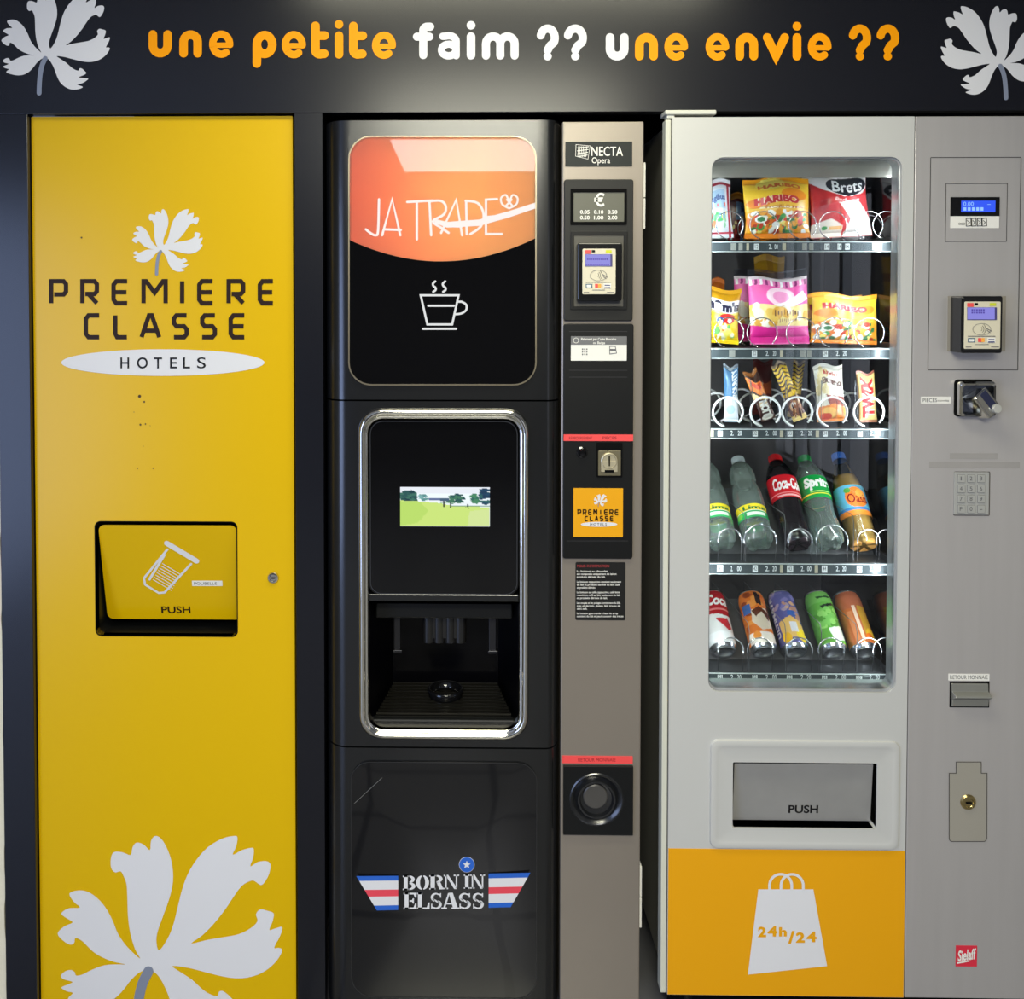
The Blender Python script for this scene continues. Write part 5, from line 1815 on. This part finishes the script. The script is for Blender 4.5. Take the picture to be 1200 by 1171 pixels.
another(b9, 'gold gummy sweet bag behind the front one, right end of second shelf', 947, 1003, 1, .178, roll=0)
im = Img((232, 176, 40)).rect(0, .2, 1, .3, (180, 120, 30)).rect(.4, 0, .6, 1, (206, 150, 30))
w, h = dims(886, 298, 922, 1, .36)
b10 = bag('sweet_bag', 'tall dull yellow bag at the back of second shelf behind pink bags', 'sweet bag', SW, im, w, h, .03, 10)
place_bag(b10, 886, 922, 1, .38)


# --- bars
def bar(label, img, p_top, p_bot, wpx, Y=.085, t=.018, seed=0, lean=-8, film=False):
    A, Bt = P(*p_top, Y), P(*p_bot, Y)
    L = math.hypot(A.x - Bt.x, A.z - Bt.z)
    o = bag('chocolate_bar', label, 'chocolate bar', 'chocolate bars in the snack machine', img, wpx * PIX * 1.04, L, t, seed, nu=36, nv=70, seal=.06, film_top=film)
    rl = math.degrees(math.atan2(A.x - Bt.x, A.z - Bt.z))
    w_ = wpx * PIX
    return put(o, Bt.x, Y, max(Bt.z, WIREZ[2] + w_ * abs(math.sin(R(rl))) / 2), lean, rl)


im = Img((96, 150, 196), 60, 160).rect(.0, .0, 1, .07, (150, 160, 170)).rect(0, .07, 1, .62, (84, 134, 180)).poly([(0, .6), (1, .55), (1, 1), (0, 1)], (226, 236, 244)).ell(.4, .78, .3, .08, (176, 206, 230)).text('BOUNTY', .5, .08, .92, .58, (232, 238, 244), vert=True, bold=.04)
bar('light blue and white bar at the left end of the bar shelf', im, (859, 431), (857, 497), 17, seed=21)
im = Img((60, 26, 20), 60, 160).rect(0, 0, 1, .1, (150, 90, 40)).poly([(0, .12), (1, .3), (1, .52), (0, .4)], (240, 130, 40)).poly([(.1, .18), (.9, .3), (.8, .4), (.2, .3)], (220, 60, 30)).poly([(0, .46), (1, .56), (1, .62), (0, .54)], (250, 220, 160)).rect(.2, .62, .8, .72, (220, 190, 150)).text('LION', .22, .6, .82, .9, WH, vert=True, bold=.05).ell(.5, .93, .4, .05, (230, 226, 220))
bar('dark bar with orange flames leaning left, second lane of the bar shelf', im, (881, 442), (901, 499), 17, seed=22)


def nuts(seed):
    im = Img((90, 44, 36), 60, 160).rect(0, 0, 1, .05, (170, 150, 120)).rect(0, .05, 1, .58, (244, 200, 40))
    for k in range(7):
        im.poly([(0, .08 + k * .07), (1, .04 + k * .07), (1, .065 + k * .07), (0, .11 + k * .07)], (70, 34, 26))
    return im.ell(.5, .76, .4, .1, (210, 160, 110)).ell(.4, .74, .2, .06, WH).rect(0, .9, 1, 1, (236, 206, 130)).blobs(.1, .62, .9, .9, [(150, 90, 60), (230, 200, 170), (70, 36, 30)], 16, .08, seed)


bar('yellow and brown striped bar leaning left, third lane of the bar shelf', nuts(3), (914, 432), (938, 499), 17, seed=23)
bar('yellow and brown striped bar leaning right behind the other striped bar', nuts(4), (940, 426), (929, 492), 14, Y=.15, seed=24)
im = Img((240, 236, 226), 80, 150).rect(0, 0, 1, .1, (214, 210, 200)).blobs(0, .1, .4, .5, [(226, 206, 150), (240, 226, 190)], 12, .1, 5).text('kinder', .3, .12, .8, .2, (190, 60, 40)).text('Bueno', .2, .24, .92, .36, (96, 60, 50), bold=.06).poly([(.3, .52), (1, .58), (1, .74), (.4, .7)], (150, 70, 60)).poly([(0, .74), (.6, .68), (1, .76), (1, 1), (0, 1)], (240, 140, 60)).ell(.4, .84, .26, .1, (250, 196, 110)).ell(.3, .9, .2, .06, (226, 70, 40))
bar('white and orange wafer bar packet, fourth lane of the bar shelf', im, (973, 432), (975, 499), 34, t=.024, seed=25)
im = Img((220, 190, 110), 60, 160).rect(0, 0, 1, .06, (150, 80, 60)).rect(.06, .06, .94, .94, (228, 200, 130)).text('TWIX', .16, .12, .86, .9, (206, 36, 40), vert=True, bold=.06, outline=(250, 240, 220)).rect(0, .06, .08, 1, (150, 110, 50)).rect(0, .94, 1, 1, (150, 90, 60))
tw = bar('gold bar with tall red lettering, last lane of the bar shelf', im, (1017, 440), (1017.5, 499), 21, seed=26)
bar('brown and red bar deep in the second lane of the bar shelf', Img((120, 30, 26), 40, 80).rect(0, .4, 1, .6, (200, 90, 40)), (897, 424), (893, 488), 24, Y=.2, seed=28)


# --- bottles and cans lie tilted, base towards the glass
def tilt(o, row, px_, alpha, Y, r, lift=0.0):
    """lay the root's Z axis back by alpha above horizontal; the lower rim rests on the shelf"""
    x = P(px_, ROWS[row] - 20, Y).x
    al = R(alpha)
    z = ZR[row] + .002 + r * math.cos(al) + lift
    o.location = (x, Y, z)
    o.rotation_euler = Euler((-(math.pi / 2 - al), 0, 0))
    return o


BG = 'drink bottles in the snack machine'


def bottle(label, prof, sleeve, simg, cap_col, body, liquid=None, fill=.8, name='drink_bottle'):
    root = thing(name, label, 'bottle', (0, 0, 0), BG)
    n = 48
    mb = lathe_col(prof, None, n)
    # five-lobed base
    vs = []
    for x, y, z in mb.v:
        r = math.hypot(x, y)
        if z < .022 and r > .008:
            a = math.atan2(y, x)
            z = z + .0035 * (1 + math.cos(5 * a)) * max(0, 1 - z / .022) * (r / .03)
        vs.append((x, y, z))
    mb.v = vs
    mb.build('body', body, root, smooth=True)
    if liquid:
        lp_ = [(max(r - .0016, .0002), z + .0015) for r, z in prof if z < prof[-1][1] * fill]
        lp_ = [(.0002, lp_[0][1])] + lp_ + [(.0002, lp_[-1][1])]
        lathe_col(lp_, None, 32).build('drink', liquid, root, smooth=True)
    z0, z1 = sleeve
    zz_, rr_ = [z for r, z in prof], [r for r, z in prof]
    sp_ = [(float(np.interp(z0 + (z1 - z0) * k / 44, zz_[4:], rr_[4:])) + .0007, z0 + (z1 - z0) * k / 44) for k in range(45)]
    lathe_col(sp_, simg, 220).build('label', M_PRINT, root, smooth=True)
    zt2 = prof[-1][1]
    capm = MB().cylz(0, 0, .0145, zt2 - .014, zt2 + .002, 24)
    for k in range(24):
        a = 2 * math.pi * k / 24
        capm.box(.0145 * math.cos(a) - .0005, .0145 * math.cos(a) + .0005, .0145 * math.sin(a) - .0005, .0145 * math.sin(a) + .0005, zt2 - .013, zt2)
    capm.build('cap', mat('cap_%d_%d_%d' % cap_col, cap_col, .35), root)
    return root


def prof_pts(ctrl):
    return [(max(r, .0003), z) for r, z in smooth_path(ctrl, 5)]


PW = prof_pts([(.0003, .006), (.014, .003), (.026, .001), (.031, .008), (.0325, .02), (.0325, .06), (.031, .075), (.0325, .09), (.0325, .125), (.029, .145), (.0265, .155), (.0285, .165), (.028, .185), (.022, .203), (.0145, .213), (.0125, .217), (.0125, .226)])
PC = prof_pts([(.0003, .006), (.014, .003), (.025, .001), (.030, .008), (.0315, .02), (.031, .05), (.0285, .075), (.0305, .1), (.0325, .12), (.0325, .16), (.030, .178), (.023, .198), (.015, .214), (.0125, .219), (.0125, .228)])
POA = prof_pts([(.0003, .004), (.016, .002), (.027, .001), (.031, .006), (.0318, .02), (.0318, .06), (.0318, .13), (.030, .15), (.025, .175), (.018, .2), (.0145, .212), (.0125, .217), (.0125, .226)])
im = Img((236, 216, 40), 200, 60).rect(0, .45, 1, 1, (46, 168, 96)).rect(0, .45, 1, .5, (240, 246, 240)).rect(.4, .6, .6, .85, (226, 240, 230)).text('Lime', .36, .1, .64, .4, (40, 110, 60), bold=.04).ell(.3, .7, .05, .2, (120, 200, 80))
w1 = bottle('clear sparkling water bottle with yellow and green label, leftmost on the bottle shelf', PW, (.052, .086), im, (196, 208, 206), M_WATER)
tilt(w1, 3, 846.5, 44, .088, .0325)
w2 = copy_tree(w1)
w2['label'] = 'clear water bottle with yellow and green label, second on the bottle shelf'
tilt(w2, 3, 890, 44, .088, .0325)
im = Img((200, 24, 36), 240, 70).text('Coca-Cola', .34, .14, .68, .66, WH, bold=.03, shear=.3).rect(0, .78, 1, .84, (230, 130, 130)).rect(.36, .88, .66, .94, (240, 180, 180))
ck = bottle('dark cola bottle with red label in the middle of the bottle shelf', PC, (.105, .162), im, (206, 30, 34), M_PET, M_COLA, .85)
tilt(ck, 3, 936, 46, .088, .0315)
im = Img((20, 150, 66), 240, 70).text('Sprite', .35, .1, .65, .68, WH, bold=.05, shear=.15).rect(0, .8, 1, .86, (240, 220, 60)).rect(.4, .72, .6, .76, (180, 230, 120))
sp_ = bottle('clear lemonade bottle with green label, fourth on the bottle shelf', PC, (.105, .162), im, (30, 150, 70), M_WATER)
tilt(sp_, 3, 973.5, 45, .088, .0315)
im = Img((96, 176, 206), 240, 110).ell(.5, .42, .12, .34, (240, 130, 50)).ell(.55, .3, .05, .16, (250, 170, 70)).text('Oasis', .4, .3, .63, .6, (140, 30, 34), bold=.015).rect(0, .84, 1, 1, (240, 140, 50)).rect(0, .74, 1, .82, (60, 130, 190)).ell(.42, .18, .04, .08, (90, 160, 70))
oa = bottle('orange juice drink bottle with light blue fruit label, right end of bottle shelf', POA, (.062, .135), im, (60, 110, 190), M_PET, M_JUICE, .74)
tilt(oa, 3, 1013, 50, .088, .0318)

CG = 'drink cans in the snack machine'
CANB = [(.0003, .008), (.012, .0075), (.019, .004), (.0215, .0008), (.0235, .0012), (.0262, .006), (.0283, .0115)]
CANW = [(.0283, .0115), (.0289, .014)] + [(.0289, .014 + k * .0014) for k in range(1, 79)] + [(.0285, .1265), (.027, .132), (.0255, .137)]
CANT = [(.0255, .137), (.0262, .139), (.0262, .1415), (.0245, .1415), (.0235, .1385), (.0003, .1385)]


def can(label, img):
    root = thing('drink_can', label, 'can', (0, 0, 0), CG)
    lathe_col(CANW, img, 180).build('sleeve', M_CANP, root, smooth=True)
    lab(lathe_col(CANB, None, 48).build('base', M_ALU, root, smooth=True), 'bare metal base')
    lid = lathe_col(CANT, None, 48).build('lid', M_ALU, root, smooth=True)
    return root


im = Img((216, 216, 214), 240, 130).poly([(0, 0), (1, 0), (1, .46), (.6, .5), (.4, .46), (0, .5)], (176, 22, 34)).text('Coca', .37, .1, .66, .3, WH, bold=.03, shear=.25).rect(0, .36, 1, .39, (220, 120, 120)).poly([(.44, .56), (.6, .54), (.62, .64), (.5, .66)], (196, 40, 50)).poly([(.5, .66), (.62, .62), (.64, .74), (.58, .78)], (180, 40, 50)).rect(0, .8, 1, 1, (228, 230, 232))
c1 = can('red and silver cola can, leftmost on the bottom shelf', im)
tilt(c1, 4, 848.5, 40, .092, .0289)
im = Img((222, 120, 44), 240, 130).blobs(.1, 0, .9, .7, [(236, 150, 70), (200, 92, 36), (150, 70, 40)], 30, .06, 8).poly([(.5, 0), (.58, .06), (.56, .3), (.5, .26)], (50, 30, 30)).rect(.3, .26, .42, .44, (70, 110, 180))
im.poly([(.42, .38), (.62, .34), (.68, .7), (.5, .78), (.4, .6)], (222, 206, 186)).poly([(.42, .4), (.52, .32), (.66, .44), (.62, .6), (.54, .42), (.46, .52)], (96, 50, 34)).rect(.3, .8, .7, 1, (236, 226, 214)).ell(.42, .86, .05, .07, (240, 150, 60))
c2 = can('orange can with dark brown and cream print, second on the bottom shelf', im)
tilt(c2, 4, 896, 40, .092, .0289)
im = Img((96, 96, 156), 240, 130).blobs(.3, 0, .7, .5, [(126, 120, 180), (74, 76, 140), (170, 150, 170)], 24, .05, 9).blobs(.42, .25, .62, .6, [(216, 170, 130), (60, 100, 180), (190, 140, 120)], 20, .04, 2).poly([(.34, .6), (.5, .5), (.66, .66), (.66, .9), (.36, .9)], (236, 190, 110)).ell(.6, .86, .08, .12, (250, 216, 50)).ell(.4, .9, .06, .1, (248, 190, 40)).rect(.47, .62, .56, .8, (222, 222, 230)).text('ULTIMATE', .27, .1, .33, .86, (220, 222, 232), vert=True, bold=.03)
c3 = can('violet blue and yellow can, third on the bottom shelf', im)
tilt(c3, 4, 932.5, 40, .092, .0289)
im = Img((104, 178, 70), 240, 130).poly([(0, .0), (1, .0), (1, .2), (0, .26)], (120, 190, 90)).poly([(.44, .3), (.62, .22), (.64, .26), (.46, .35)], (36, 60, 36)).poly([(.42, .12), (.6, .1), (.6, .13), (.43, .16)], (40, 80, 40)).blobs(.35, .36, .65, .7, [(126, 200, 96), (150, 214, 110), (90, 160, 60)], 26, .05, 3).poly([(.46, .74), (.66, .66), (.7, .9), (.5, 1)], (232, 236, 226))
c4 = can('bright green can, fourth on the bottom shelf', im)
tilt(c4, 4, 978, 40, .092, .0289)
im = Img((206, 112, 60), 240, 130).poly([(0, 0), (1, 0), (1, .4), (0, .3)], (190, 104, 70)).rect(.52, .3, .64, .86, (214, 160, 50)).rect(.46, .3, .5, .95, (244, 214, 190)).ell(.6, .84, .07, .12, (252, 200, 40)).ell(.56, .9, .05, .08, (246, 120, 30)).rect(.38, .4, .44, 1, (226, 140, 90))
c5 = can('orange brown can with yellow fruit print, right end of the bottom shelf', im)
tilt(c5, 4, 1014, 40, .092, .0289)
